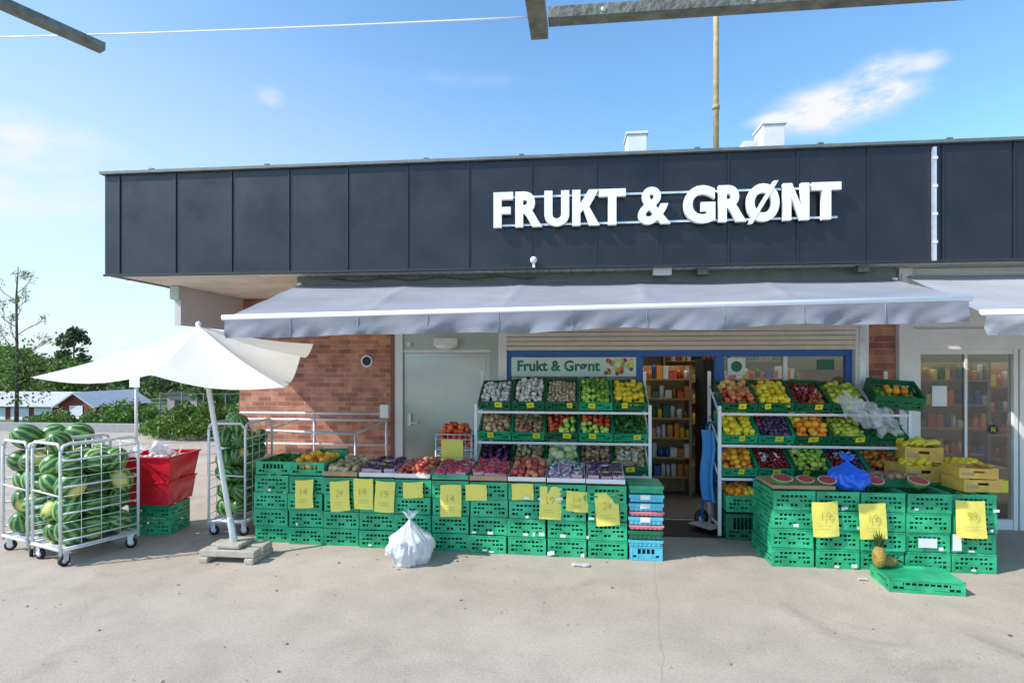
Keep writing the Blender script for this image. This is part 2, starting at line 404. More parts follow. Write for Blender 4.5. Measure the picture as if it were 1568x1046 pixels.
for i in range(11):
    b.box(-6.222, -6.2, 7.4 + i * .8, 7.43 + i * .8, 3.2, 4.53, M['fseam'])
b.box(-6.21, 11.5, 6.985, 6.999, 3.19, 3.22, M['fseam'])
b.box(4.125, 4.16, 6.955, 6.995, 3.2, 4.5, M['steel'])
for k in range(4): b.box(4.115, 4.17, 6.95, 6.954, 3.4 + k * .32, 3.43 + k * .32, M['white'])
addB(b, 'fascia_seams')
b = MB()
b.box(-6.24, 11.5, 6.95, 7.16, 4.545, 4.58, M['trim'])
b.box(-6.24, -6.05, 7.16, 16.5, 4.545, 4.58, M['trim'])
b.box(-6.05, 11.5, 7.16, 16.3, 4.3, 4.4, M['dark'])
for x in [-5.5, -3.9, -1.8, -.6, 1.5, 2.9, 4.3]:
    b.box(x - .03, x + .03, 6.95, 7.0, 4.582, 4.60, M['trim'])
addB(b, 'roof')
b = MB(); b.box(-6.07, 11.4, 7.125, 16.3, 3.205, 3.26, M['soffit']); addB(b, 'soffit')
b = MB()
b.box(-6.0, -5.9, 8.08, 9.745, 2.62, 3.2, mat('lilac_grey_panel', (.56, .55, .59), .7, var=.05)); b.box(-6.02, -5.88, 8.0, 8.08, 3.0, 3.2, M['paleframe'])
addB(b, 'side_beam')
b = MB(); b.box(-3.7, 3.95, 7.38, 7.49, 3.0, 3.2, M['trim']); addB(b, 'awning_backing_board')
b = MB()
b.box(.82, 1.1, 8.4, 8.8, 4.4, 5.36, M['white']); b.box(.80, 1.12, 8.38, 8.82, 5.36, 5.40, M['white'])
b.box(2.72, 3.02, 8.4, 8.8, 4.4, 5.42, M['white']); b.box(2.70, 3.04, 8.38, 8.82, 5.42, 5.46, M['white'])
b.box(2.45, 2.65, 8.4, 8.7, 4.4, 5.2, M['white'])
addB(b, 'roof_vents', .008)
b = MB()
b.box(-3.14, -3.08, RW - .06, RW + .2, 0, 3.2, mat('brown_trim', (.2, .09, .05), .6))
b.box(-3.08, -2.93, RW - .04, RW + .2, 0, 3.2, M['white'])
b.box(-2.93, -.95, RW, RW + .1, 2.28, 3.2, M['paleframe'])
b.box(-1.39, -.95, RW - .03, RW + .12, 0, 2.28, M['paleframe'])
b.box(-2.93, -1.39, RW - .01, RW + .06, 2.22, 2.28, M['white'])
b.box(-.95, -.84, 7.44, RW + .2, 0, 3.2, M['white'])
b.box(-.84, 3.55, 7.5, 7.6, 2.6, 3.2, M['white'])
addB(b, 'door_frames', .004)
b = MB()
b.box(-2.925, -1.395, RW + .02, RW + .07, .02, 2.215, M['brushed'])
b.box(-2.86, -1.46, RW + .012, RW + .02, .25, 2.16, M['brushed'])
b.box(-2.84, -2.78, RW - .04, RW + .012, .95, 1.17, M['steel'])
b.tube([(-2.81, RW - .03, 1.0), (-2.64, RW - .04, 1.0)], .014, M['steel'])
addB(b, 'steel_door', .006)
b = MB()
b.box(-2.36, -1.94, RW - .12, RW, 2.34, 2.48, M['white']); b.sph((-2.15, RW - .08, 2.34), (.2, .07, .06), M['letter'], 2); b.box(-2.85, -2.78, RW - .06, RW, 2.34, 2.41, M['white'])
addB(b, 'door_lamp', .02)
b = MB()
for i in range(4):
    z = 2.2 + i * .06
    b.box(-.84, 3.5, 7.40 + .01 * (i % 2), 7.5, z, z + .054, M['beige'])
b.box(-.84, 3.5, 7.38, 7.5, 2.44, 2.6, M['beige'])
b.box(3.5, 3.66, 7.42, 7.7, 0, 3.2, M['white']); b.box(4.01, 4.17, 7.42, 7.7, 0, 3.2, M['white'])
b.box(3.54, 3.62, 7.405, 7.42, 0, 3.1, M['steel'])
addB(b, 'roller_shutter', .01)
b = MB()
b.box(-.84, 3.5, 7.5, 7.58, 2.12, 2.2, M['blue'])
b.box(.84, .93, 7.5, 7.58, 0, 2.12, M['blue']); b.box(1.84, 1.95, 7.5, 7.58, 0, 2.12, M['blue'])
b.box(-.84, -.78, 7.5, 7.58, 0, 2.12, M['blue']); b.box(3.43, 3.5, 7.5, 7.58, 0, 2.12, M['blue'])
b.box(-.78, .84, 7.52, 7.58, 0, .7, M['blue']); b.box(1.95, 3.43, 7.52, 7.58, 0, .6, M['blue'])
b.box(2.68, 2.73, 7.51, 7.57, .6, 2.12, M['white'])
addB(b, 'shopfront_frame', .004)
b = MB()
b.box(-.78, .84, 7.545, 7.551, .7, 1.85, M['glass']); b.box(1.95, 2.68, 7.545, 7.551, .6, 2.12, M['glass']); b.box(2.73, 3.43, 7.545, 7.551, .6, 2.12, M['glass'])
b.box(4.3, 5.36, 7.545, 7.551, .12, 2.14, M['glass']); b.box(5.48, 6.8, 7.545, 7.551, .12, 2.14, M['glass'])
addB(b, 'window_glass')
b = MB()
b.box(4.17, 6.9, 7.46, 7.62, 2.2, 2.45, M['white']); b.box(4.17, 6.9, 7.5, 7.6, 2.45, 3.2, M['white'])
b.box(4.17, 4.3, 7.5, 7.6, 0, 2.2, M['white']); b.box(5.36, 5.41, 7.5, 7.6, 0, 2.2, M['white']); b.box(5.43, 5.48, 7.5, 7.6, 0, 2.2, M['white'])
b.box(4.3, 5.36, 7.51, 7.59, 0, .12, M['white']); b.box(4.3, 5.36, 7.51, 7.59, 2.14, 2.2, M['white'])
b.box(5.48, 6.8, 7.51, 7.59, 0, .12, M['white']); b.box(5.48, 6.8, 7.51, 7.59, 2.14, 2.2, M['white']); b.box(6.8, 6.9, 7.5, 7.6, 0, 2.2, M['white'])
mar = mat('door_stripe', (.35, .16, .10), .5)
b.box(4.3, 5.36, 7.535, 7.543, 1.225, 1.245, mar); b.box(5.48, 6.8, 7.535, 7.543, 1.225, 1.245, mar)
b.box(4.82, 4.85, 7.52, 7.544, .12, 2.14, M['white'])
b.add([(5.15 + .06 * math.cos(a * .3927), 7.532, 1.22 + .06 * math.sin(a * .3927)) for a in range(16)], [tuple(range(16))], M['dark'])
fit_text(b, 'N', 5.13, 5.17, 1.19, 1.25, 7.531, .002, M['tag'], .0)
addB(b, 'entrance_glass_door_frame', .004)
b = MB()
b.box(4.45, 4.62, 7.53, 7.54, 1.5, 1.75, M['white']); b.box(5.15, 5.32, 7.53, 7.54, .45, .6, M['tag']); b.box(2.0, 2.22, 7.53, 7.54, 1.88, 2.10, M['white'])
b.add([(2.11 + .07 * math.cos(a * .3927), 7.529, 1.99 + .07 * math.sin(a * .3927)) for a in range(16)], [tuple(range(16))], M['crate2'])
b.box(3.1, 3.3, 7.53, 7.54, 1.95, 2.08, M['crate2'])
addB(b, 'window_stickers')
b = MB()
b.box(-.84, 10, 7.62, 11.6, .0, .012, M['intfloor']); b.box(-.9, 10, 11.6, 11.7, 0, 2.9, M['intwall'])
b.box(-.95, -.84, 9.97, 11.6, 0.015, 2.9, M['intwall']); b.box(9.9, 10, 7.62, 11.6, 0.015, 2.85, M['intwall']); b.box(-.83, 9.9, 7.62, 11.6, 2.85, 2.95, M['white'])
for x in (1.2, 2.8, 4.6, 6.2, 7.6):
    b.box(x, x + .25, 8.3, 9.6, 2.79, 2.84, M['lamp'])
addB(b, 'interior_room')
b = MB()
def shelf(b, x0, x1, y, levels, dy=.35, h=1.9):
    for x in (x0, x1): b.box(x - .02, x + .02, y, y + dy, 0.02, h, M['intwall'])
    b.box(x0 + .03, x1 - .03, y + dy - .02, y + dy - .01, .02, h, M['brown'])
    for z in levels:
        b.box(x0 + .021, x1 - .021, y + .002, y + dy - .03, z - .025, z, M['wood'])
        x = x0 + .06
        while x < x1 - .06:
            w = R.uniform(.03, .055); hh = R.uniform(.1, .22)
            fm = R.choice([F['jar'], F['jar2'], F['jar'], F['lemon'], F['tomato'], F['garlic'], F['orange'], M['white'], M['blue'], M['crate2']])
            if R.random() < .6:
                b.tube([(x + w, y + .08, z), (x + w, y + .08, z + hh * .8), (x + w, y + .08, z + hh)], lambda t: w * (.95 if t < .9 else .7), fm, 8)
            else:
                b.box(x, x + 2 * w - .005, y + .03, y + .2, z + .001, z + hh, fm)
            x += 2 * w + .008
shelf(b, 1.0, 1.82, 8.9, [.3, .6, .9, 1.2, 1.5, 1.8], h=2.0)
b.box(1.95, 2.2, 8.7, 9.2, .02, 2.1, M['dark'])
shelf(b, 2.4, 3.6, 9.4, [.6, 1., 1.4, 1.8]); shelf(b, 4.85, 5.9, 8.7, [.4, .75, 1.1, 1.45, 1.8], h=2.05); shelf(b, 6.0, 7.9, 8.9, [.3, .65, 1.0, 1.35, 1.7], h=2.05)
shelf(b, 1.8, 4.1, 11.2, [.5, .9, 1.3, 1.7, 2.1], h=2.3)
shelf(b, -.7, .6, 8.9, [.6, 1., 1.4, 1.8])
for (x, y, w, h, mm) in ((5.0, 8.15, .45, .6, 'cardboard'), (5.5, 8.2, .4, .5, 'brown'), (6.2, 8.2, .5, .7, 'cardboard')):
    z = 0.02
    while z < h:
        b.box(x - w / 2 + R.uniform(-.02, .02), x + w / 2 + R.uniform(-.02, .02), y - .18, y + .18, z, z + .2, M[mm]); z += .22
addB(b, 'interior_shelves')
b = MB()
b.tube([(-3.59 + .095 * math.cos(a * .3927), RW - .01, 2.08 + .095 * math.sin(a * .3927)) for a in range(17)], .018, M['white'], 6, False)
b.add([(-3.59 + .08 * math.cos(a * .3927), RW - .005, 2.08 + .08 * math.sin(a * .3927)) for a in range(16)], [tuple(range(16))], M['dark'])
addB(b, 'wall_vent')
b = MB()
for x in (1.02, 1.55, 3.42): b.box(x, x + (.22 if x < 1.1 else .13), 7.18, 7.3, 3.12, 3.2, M['trim'] if x > 1.5 else M['white'])
b.sph((-.45, 6.93, 3.29), (.045, .04, .045), M['white'], 2); b.box(-.465, -.435, 6.93, 6.99, 3.2, 3.26, M['white'])
pts = [(-3.2 + i * .12, 7.3, 3.16 - .04 * math.sin(i * .5) ** 2) for i in range(24)]; b.tube(pts, .005, M['dark'], 5)
addB(b, 'soffit_fixtures')

b = MB()
b.box(-.78, .84, 7.47, 7.5, 1.86, 2.11, mat('board_pale', (.6, .76, .72), .5, var=.05))
fit_text(b, 'Frukt & Grønt', -.70, .38, 1.92, 2.07, 7.469, .004, M['crate2'], .03)
for i in range(26):
    b.sph((R.uniform(.45, .8), 7.465, R.uniform(1.9, 2.07)), (.03, .006, .03), R.choice([F['tomato'], F['gapple'], F['lemon'], F['rapple']]), 1)
b.build('shop_name_board')

# ------------------------------------------------------------------ sign letters
S = empty('shop_sign', (0, 6.9, 3.7))
b = MB()
H0, H1 = 3.685, 4.115; ST = .098; LY0, LY1 = 6.885, 6.945
def prism(b, pts):
    n = len(pts)
    b.add([(p[0], LY0, p[1]) for p in pts] + [(p[0], LY1, p[1]) for p in pts],
          [tuple(range(n)), tuple(range(2 * n - 1, n - 1, -1))] + [((i + 1) % n, i, i + n, (i + 1) % n + n) for i in range(n)], M['letter'])
def lF(a, c):
    prism(b, [(a, H0), (a + ST, H0), (a + ST, H0 + .165), (c - .03, H0 + .165), (c - .03, H0 + .25), (a + ST, H0 + .25), (a + ST, H1 - .09), (c, H1 - .09), (c, H1), (a, H1)])
def lT(a, c):
    m = (a + c) / 2
    prism(b, [(m - ST / 2, H0), (m + ST / 2, H0), (m + ST / 2, H1 - .09), (c, H1 - .09), (c, H1), (a, H1), (a, H1 - .09), (m - ST / 2, H1 - .09)])
def lK(a, c):
    prism(b, [(a, H0), (a + ST, H0), (a + ST, H0 + .155), (a + ST + .035, H0 + .19), (c - .125, H0), (c, H0), (a + ST + .105, H0 + .225), (c - .01, H1), (c - .13, H1), (a + ST, H0 + .265), (a + ST, H1), (a, H1)])
def lN(a, c):
    prism(b, [(a, H0), (a + ST * .92, H0), (a + ST * .92, H1 - .165), (c - ST * 1.0, H0), (c, H0), (c, H1), (c - ST * .92, H1), (c - ST * .92, H0 + .165), (a + ST * 1.0, H1), (a, H1)])
def lU(a, c):
    m = (a + c) / 2; ro = (c - a) / 2; ri = ro - ST; zc = H0 + ro * .95
    o = [(m - ro * math.cos(t * math.pi / 12), zc - ro * .95 * math.sin(t * math.pi / 12)) for t in range(13)]
    i = [(m + ri * math.cos(t * math.pi / 12), zc - (ro * .95 - .092) * math.sin(t * math.pi / 12)) for t in range(13)]
    prism(b, [(a, H1)] + o + [(c, H1), (c - ST, H1)] + i + [(a + ST, H1)])
lF(-.939, -.70); lT(.335, .654); lT(2.775, 3.096); lK(.018, .345); lN(2.455, 2.745); lU(-.318, -.018)
for ch, a, c, of in [('R', -.672, -.345, .05), ('&', .80, 1.178, .032), ('G', 1.329, 1.692, .05), ('R', 1.728, 2.045, .05), ('O', 2.045, 2.415, .05)]:
    fit_text(b, ch, a, c, H0 - (.008 if ch in 'GO&' else 0), H1 + (.008 if ch in 'GO&' else 0), 6.945, .06, M['letter'], of)
LY0, LY1 = 6.88, 6.942
prism(b, [(2.06, 3.655), (2.11, 3.655), (2.40, 4.15), (2.35, 4.15)])
b.build('letters', (0, -6.9, -3.7), 0, S)
b = MB()
b.box(-.92, 3.08, 6.948, 6.962, 4.055, 4.08, M['steel']); b.box(-.92, 3.08, 6.948, 6.962, 3.71, 3.735, M['steel'])
for i in range(7):
    x = -.8 + i * .62
    b.box(x, x + .02, 6.963, 6.998, 4.057, 4.078, M['steel']); b.box(x, x + .02, 6.963, 6.998, 3.712, 3.733, M['steel'])
b.build('rails', (0, -6.9, -3.7), 0, S)

# ------------------------------------------------------------------ awnings
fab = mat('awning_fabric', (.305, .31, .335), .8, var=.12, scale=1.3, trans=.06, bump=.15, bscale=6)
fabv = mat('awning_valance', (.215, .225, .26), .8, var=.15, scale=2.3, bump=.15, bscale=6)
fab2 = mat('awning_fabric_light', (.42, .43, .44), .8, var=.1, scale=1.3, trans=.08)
def awning(name, xfa, xfb, xba, xbb, zf_a, zf_b, zb_a, zb_b, nseg, fabm, yb=7.42, yf=5.05):
    E = empty(name, (xfa, yb, zb_a))
    b = MB()
    def zf(u): return zf_a + (zf_b - zf_a) * u
    def zb(u): return zb_a + (zb_b - zb_a) * u
    def X(u, v): return (xba + (xbb - xba) * u) * (1 - v) + (xfa + (xfb - xfa) * u) * v
    def top(u, v):
        x = X(u, v); y = yb + (yf - yb) * v
        z = zb(u) + (zf(u) - zb(u)) * v
        ph = (u * nseg) % 1.0
        z -= .03 * math.sin(math.pi * ph) * math.sin(math.pi * min(1, v)) + .01 * math.sin(math.pi * v)
        ds = min(ph, 1 - ph)
        z += .014 * math.exp(-(ds / .03) ** 2) * math.sin(math.pi * v)
        z += .012 * noise.noise(Vector((x * 2.2 + v * 2, y * 2.5, 0))) * math.sin(math.pi * v)
        return (x, y, z)
    b.grid(top, 150, 16, fabm)
    def val(u, v):
        x = X(u, 1)
        wv = noise.noise(Vector((x * 3.2, v * .9, 3))) * .08 + math.sin(x * 9) * .012 + noise.noise(Vector((x * 9 + v * 2, v * 1.5, 7))) * .03
        z = zf(u) - .02 - v * (.170 + .03 * noise.noise(Vector((x * 1.3, 0, 9))))
        return (x, yf - .028 + wv * v, z)
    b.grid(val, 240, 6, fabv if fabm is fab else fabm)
    for k in range(1, nseg * 2):
        u = k / nseg / 2
        b.tube([Vector(val(u, 0)) + Vector((0, -.003, 0)), Vector(val(u, .5)) + Vector((0, -.003, 0)), Vector(val(u, 1)) + Vector((0, -.003, 0))], .003, fabm, 4)
    b.build('fabric', (-xfa, -yb, -zb_a), 0, E)
    b = MB()
    b.tube([(xfa - .03, yf - .01, zf_a + .005), (xfb + .03, yf - .01, zf_b + .005)], .026, M['letter'], 10)
    for k in range(1, nseg):
        u = k / nseg; z = zf(u)
        b.tube([(X(u, 0), yb + .02, zb_a - .12), (X(u, .5) - .45, (yb + yf) / 2, (zb_a + z) / 2 - .12), (X(u, 1), yf + .03, z - .02)], .02, M['white'], 8)
    b.tube([(xba, yb + .03, zb_a - .03), (xbb, yb + .03, zb_b - .03)], .05, M['white'], 10)
    for t, x in ((0, xba), (1, xbb)):
        b.box(x - .03, x + .03, yb - .06, yb + .07, (zb_a, zb_b)[t] - .12, (zb_a, zb_b)[t] + .01, M['white'])
    b.build('frame', (-xfa, -yb, -zb_a), 0, E)
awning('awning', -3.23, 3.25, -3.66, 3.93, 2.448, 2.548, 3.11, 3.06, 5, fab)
awning('awning', 3.38, 8.2, 4.05, 8.3, 2.43, 2.47, 3.10, 3.08, 3, fab2)

# ------------------------------------------------------------------ crates
def crate(b, T, w=.4, d=.6, h=.19, m=None):
    m = m or M['crate']; t = .012
    save = b.M; b.M = save @ T
    b.box(-w / 2 + .015, w / 2 - .015, -d / 2 + .015, d / 2 - .015, .004, .012, m)
    for sx in (-1, 1):
        for sy in (-1, 1):
            cx, cy = sx * (w / 2 - .014), sy * (d / 2 - .014)
            b.box(cx - .014, cx + .014, cy - .014, cy + .014, .002, h - .006, m)
    def side(L, off, rot):
        T2 = Rz(rot) @ Tr(0, -off, 0)
        l = L / 2 - .028
        zs = [(.003, .036), (.062, .084), (.104, .124), (h - .042, h - .012)] if h > .15 else [(.003, .03), (.055, .066), (h - .03, h - .01)]
        for i, (a, c) in enumerate(zs):
            b.box(-l, l, .002, t, a, c, m, T2)
        b.box(-L / 2 - .002, L / 2 + .002, -.004, t + .002, h - .012, h - .003, m, T2)
        n = max(4, int(L / .05))
        for i in range(n + 1):
            x = -l + 2 * l * i / n
            b.box(x - .006, x + .006, .004, t - .002, .034, h - .035 if h > .15 else h - .03, m, T2)
        b.box(-l * .62, -l * .2, .0035, t - .003, .034, zs[1][0], m, T2); b.box(l * .2, l * .62, .0035, t - .003, .034, zs[1][0], m, T2)
        b.box(-l * .98, -l * .7, .0035, t - .003, zs[-2][1], zs[-1][0], m, T2); b.box(l * .7, l * .98, .0035, t - .003, zs[-2][1], zs[-1][0], m, T2)
        b.box(-.055, .055, .0005, t - .001, zs[-2][1] - .04, zs[-2][1] + .002, m, T2)
    side(w, d / 2, 0); side(w, d / 2, math.pi); side(d, w / 2, math.pi / 2); side(d, w / 2, -math.pi / 2)
    b.M = save

def heap(b, T, w, d, z0, r, m, layers=2, dome=.03, el=(1, 1, 1), sub=2, alt=None):
    save = b.M; b.M = save @ T
    for l in range(layers):
        ww, dd = w - 2 * r - l * r * .8, d - 2 * r - l * r * .8
        nx, ny = max(1, round(ww / (1.85 * r)) + 1), max(1, round(dd / (1.85 * r)) + 1)
        for i in range(nx):
            for j in range(ny):
                x = -ww / 2 + ww * i / max(1, nx - 1) + R.uniform(-.45, .45) * r
                y = -dd / 2 + dd * j / max(1, ny - 1) + R.uniform(-.45, .45) * r
                if l and R.random() < .22: continue
                q = 1 - (x / (w / 2)) ** 2 * .6 - (y / (d / 2)) ** 2 * .4
                z = z0 + r + l * r * 1.25 + dome * q + R.uniform(-.35, .35) * r
                s = R.uniform(.75, 1.15)
                rr = (r * s * el[0], r * s * el[1], r * s * el[2])
                mm = m
                if alt is not None and (x * alt[1] + y * alt[2]) > alt[3]: mm = alt[0]
                b.sph((x, y, z), rr, mm, sub, rrot() if el != (1, 1, 1) else None)
    b.M = save

def leaves(b, T, w, d, z0, h, m, n=120, s=.035):
    save = b.M; b.M = save @ T
    for i in range(n):
        c = (R.uniform(-w / 2, w / 2), R.uniform(-d / 2, d / 2), z0 + R.random() * h)
        b.add([(-s, 0, 0), (0, -s * .45, s * .2), (s, 0, 0), (0, s * .45, s * .2)], [(0, 1, 2, 3)], m, False, Tr(*c) @ rrot())
    b.M = save

def banana(b, T, m):
    save = b.M; b.M = save @ T
    pts = [(.1 * math.cos(a), 0, .1 * math.sin(a)) for a in [(-.2 + i * .24) for i in range(8)]]
    b.tube(pts, lambda t: .017 * (1 - abs(2 * t - 1) ** 3 * .75) + .002, m, 6)
    b.M = save

def punnets(b, T, w, d, z0, m, r=.018):
    save = b.M; b.M = save @ T
    nx, ny = 3, 4
    pw, pd = w / nx, d / ny
    for i in range(nx):
        for j in range(ny):
            x, y = -w / 2 + pw * (i + .5), -d / 2 + pd * (j + .5)
            zz = z0 + R.uniform(0, .03)
            TT = Tr(x, y, zz) @ Rz(R.uniform(-.25, .25)) @ Rx(R.uniform(-.2, .2))
            b.box(-pw * .46, pw * .46, -pd * .46, pd * .46, 0, .045, M['punnet'], TT)
            for q in range(10):
                b.sph((x + R.uniform(-.38, .38) * pw, y + R.uniform(-.38, .38) * pd, zz + .05 + R.uniform(-.004, .014)), (r, r, r * 1.15), m, 1)
            if R.random() < .35:
                b.box(-.03, .03, -.02, .02, .075, .078, R.choice([M['white'], M['tag'], M['crate2']]), TT)
    b.M = save

ALT = {'tomato': 'gapple', 'peach': 'nectar', 'pear': 'rapple', 'orange': 'lemon', 'cherry': 'rapple', 'onion': 'shallot', 'blueberry': 'cherry', 'rapple': 'nectar', 'gapple': 'pear', 'lime': 'gapple', 'aubergine': 'herb'}
def fill(b, T, kind, w, d, z0):
    K = {'garlic': (.032, (1, 1, .85)), 'mushroom': (.034, (1, 1, .7)), 'peanut': (.022, (1.4, .8, .8)), 'lime': (.03, (1.15, 1, 1)), 'lemon': (.036, (1.25, 1, 1)),
         'onion': (.038, (1, 1, .9)), 'tomato': (.036, (1, 1, .85)), 'aubergine': (.04, (1.7, .8, .8)), 'cabbage': (.06, (1.2, 1, 1)), 'potato': (.034, (1.3, 1, .85)),
         'shallot': (.03, (1.3, .9, .9)), 'peach': (.038, (1, 1, 1)), 'cherry': (.022, (1, 1, 1)), 'pear': (.034, (1.35, .95, .95)), 'blueberry': (.026, (1.1, 1, 1)),
         'orange': (.042, (1, 1, 1)), 'gapple': (.038, (1, 1, .92)), 'rapple': (.038, (1, 1, .92)), 'nectar': (.036, (1, 1, 1))}
    if kind in K:
        r, el = K[kind]
        alt = None
        if kind in ALT and ALT[kind] in F and R.random() < .6:
            a = R.uniform(0, 6.28); alt = (F[ALT[kind]], math.cos(a), math.sin(a), R.uniform(.04, .12))
        heap(b, T, w, d, z0, r, F[kind], 2, R.uniform(.01, .05), el, 2 if r > .025 else 1, alt)
    elif kind == 'herb': leaves(b, T, w, d, z0, .13, M['herb'], 380, .045)
    elif kind == 'strawb': punnets(b, T, w, d, z0, F['strawb'])
    elif kind == 'mixpack': punnets(b, T, w, d, z0, F['mix'], .016)
    elif kind == 'grape': punnets(b, T, w, d, z0, F['blueberry'], .017)
    elif kind == 'banana':
        for i in range(24):
            banana(b, T @ Tr(R.uniform(-.1, .1), R.uniform(-.18, .18), z0 + R.uniform(.02, .07)) @ Rz(R.uniform(-.6, .6)) @ Rx(R.uniform(-.5, .5)) @ Ry(-1.2), F['banana'])

NM = {'garlic': 'garlic', 'mushroom': 'mushrooms', 'peanut': 'peanuts', 'lime': 'limes', 'lemon': 'lemons', 'onion': 'onions', 'tomato': 'tomatoes', 'aubergine': 'aubergines', 'cabbage': 'cabbages',
      'potato': 'potatoes', 'shallot': 'shallots', 'peach': 'peaches', 'cherry': 'cherries', 'pear': 'pears', 'blueberry': 'plums', 'orange': 'oranges', 'gapple': 'green_apples', 'rapple': 'red_apples',
      'nectar': 'nectarines', 'herb': 'herbs', 'strawb': 'strawberries', 'mixpack': 'berry_packs', 'grape': 'grapes', 'banana': 'bananas'}
TILT = math.radians(31)
def rack(name, x0, n, rows, pitch=.408, zf=(1.46, 1.09, .70)):
    x1 = x0 + n * pitch
    E = empty(name, ((x0 + x1) / 2, 7.1, 0)); b = MB()
    for x in (x0 - .025, x1 + .025):
        b.box(x - .018, x + .018, 6.86, 6.895, 0, 1.53, M['white']); b.box(x - .018, x + .018, 7.36, 7.395, 0, 1.93, M['white'])
        for z in zf:
            b.tube([(x, 6.88, z - .02), (x, 7.37, z + .28)], .013, M['white'], 6)
        b.tube([(x, 6.88, .12), (x, 7.37, .12)], .013, M['white'], 6)
    for z in list(zf):
        b.box(x0 - .005, x1 + .005, 6.865, 6.89, z - .04, z - .012, M['white'])
        b.tube([(x0, 7.3, z + .2), (x1, 7.3, z + .2)], .012, M['white'], 6)
    b.build('frame', (-(x0 + x1) / 2, -7.1, 0), 0, E)
    for ti, row in enumerate(rows):
        for i, kind in enumerate(row):
            if kind is None: continue
            xc = x0 + pitch * (i + .5)
            b = MB(); T = Rx(TILT + R.uniform(-.06, .06)) @ Tr(0, .25, 0)
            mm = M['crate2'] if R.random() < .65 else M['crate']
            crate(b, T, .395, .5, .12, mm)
            fill(b, T, kind, .36, .46, .03)
            if R.random() < .55 and kind not in ('herb', 'banana'): leaves(b, Tr(R.uniform(-.08, .08), R.uniform(-.1, .15), 0) @ T, .22, .12, .09, .06, R.choice([M['herb'], M['herb'], M['sheet']]), 18, .035)
            px = R.uniform(-.1, .11); tw = R.uniform(.03, .055)
            T3 = T @ Tr(px, -.266, .085) @ Ry(R.uniform(-.15, .15))
            b.box(-tw, tw, 0, .003, -.035, .035, M['tag'], T3)
            b.box(-.02, .015, -.0015, -.0005, -.01, .012, M['ink'], T3)
            b.build('crate_of_' + NM[kind], (xc, 6.9, zf[ti]), R.uniform(-.035, .035))
rack('produce_rack', -1.13, 5, [['garlic', 'mushroom', 'peanut', 'lime', 'lemon'], ['onion', 'shallot', 'tomato', 'tomato', 'herb'], ['aubergine', 'onion', 'cabbage', 'shallot', 'potato']])
rack('produce_rack', 1.76, 5, [['peach', 'lemon', 'cherry', 'pear', None], ['lemon', 'blueberry', 'orange', 'pear', 'herb'], ['orange', 'cherry', 'gapple', 'blueberry', 'rapple']])
b = MB(); T = Rx(.5) @ Rz(-.15) @ Tr(0, .2, 0); crate(b, T, .5, .4, .17, M['crate2']); fill(b, T, 'lime', .44, .34, .0); heap(b, T, .25, .15, .1, .04, F['orange'], 1, .02); b.build('crate_of_mixed_fruit', (3.68, 6.85, 1.5))
b = MB(); crate(b, Tr(0, 0, 0), .4, .5, .19, M['crate']); fill(b, Tr(0, 0, 0), 'orange', .36, .46, .1); b.build('crate_of_oranges', (1.98, 7.0, .32))
b = MB(); crate(b, Tr(0, 0, 0), .4, .5, .3, M['crate2']); b.build('green_crate', (1.98, 7.0, .0))

def cratestack(name, xc, yc, n, rz=0):
    b = MB()
    for k in range(n):
        crate(b, Tr(R.uniform(-.007, .007), R.uniform(-.014, .014), k * .19) @ Rz(R.uniform(-.022, .022)), m=M['crate'])
    return b.build(name, (xc, yc, 0), rz)
lefttop = ['herb', 'orange', 'potato', 'grape', 'nectar', 'strawb', 'strawb', 'nectar', 'mixpack', 'grape']
for i in range(10):
    xc = -3.58 + .416 * (i + .5); yf = 6.12 - .018 * i
    yc = yf + .3
    cratestack('green_crate_stack', xc, yc, 4)
    z = .765
    b = MB()
    if i < 2:
        crate(b, Tr(0, 0, 0), h=.15, m=M['crate']); fill(b, Tr(0, 0, 0), lefttop[i], .36, .56, .05 if i else .02)
    else:
        T = Rx(math.radians(4)) @ Tr(0, 0, .02)
        em = R.choice([M['brown'], M['crate'], M['white']])
        b.box(-.2, .2, -.32, .32, .0, .008, M['brown'], T)
        for (x0_, x1_, y0_, y1_) in ((-.2, .2, -.32, -.312), (-.2, .2, .312, .32), (-.2, -.192, -.311, .311), (.192, .2, -.311, .311)):
            b.box(x0_, x1_, y0_, y1_, .008, .05, em, T)
        fill(b, T, lefttop[i], .37, .6, .012 if lefttop[i] in ('strawb', 'mixpack', 'grape') else -.02)
    b.build('tray_of_' + NM[lefttop[i]], (xc, yc + .02, z + (.01 if i >= 2 else 0)), R.uniform(-.04, .04))
for i in range(5):
    xc = 1.99 + .418 * (i + .5)
    cratestack('green_crate_stack', xc, 6.2, 4)
for xc, k in ((-2.9, 'potato'), (-2.35, 'rapple'), (-1.9, 'nectar')):
    b = MB(); crate(b, Tr(0, 0, 0), h=.19, w=.5, d=.35); crate(b, Tr(0, 0, .19), h=.19, w=.5, d=.35); crate(b, Tr(0, 0, .38), h=.19, w=.5, d=.35)
    T = Tr(0, 0, .57) @ Rx(.2); crate(b, T, h=.15, w=.5, d=.35, m=M['brown']); fill(b, T, k, .45, .3, .04); b.build('crate_of_' + NM[k], (xc, 6.94, 0.03))
b = MB()
zz = 0
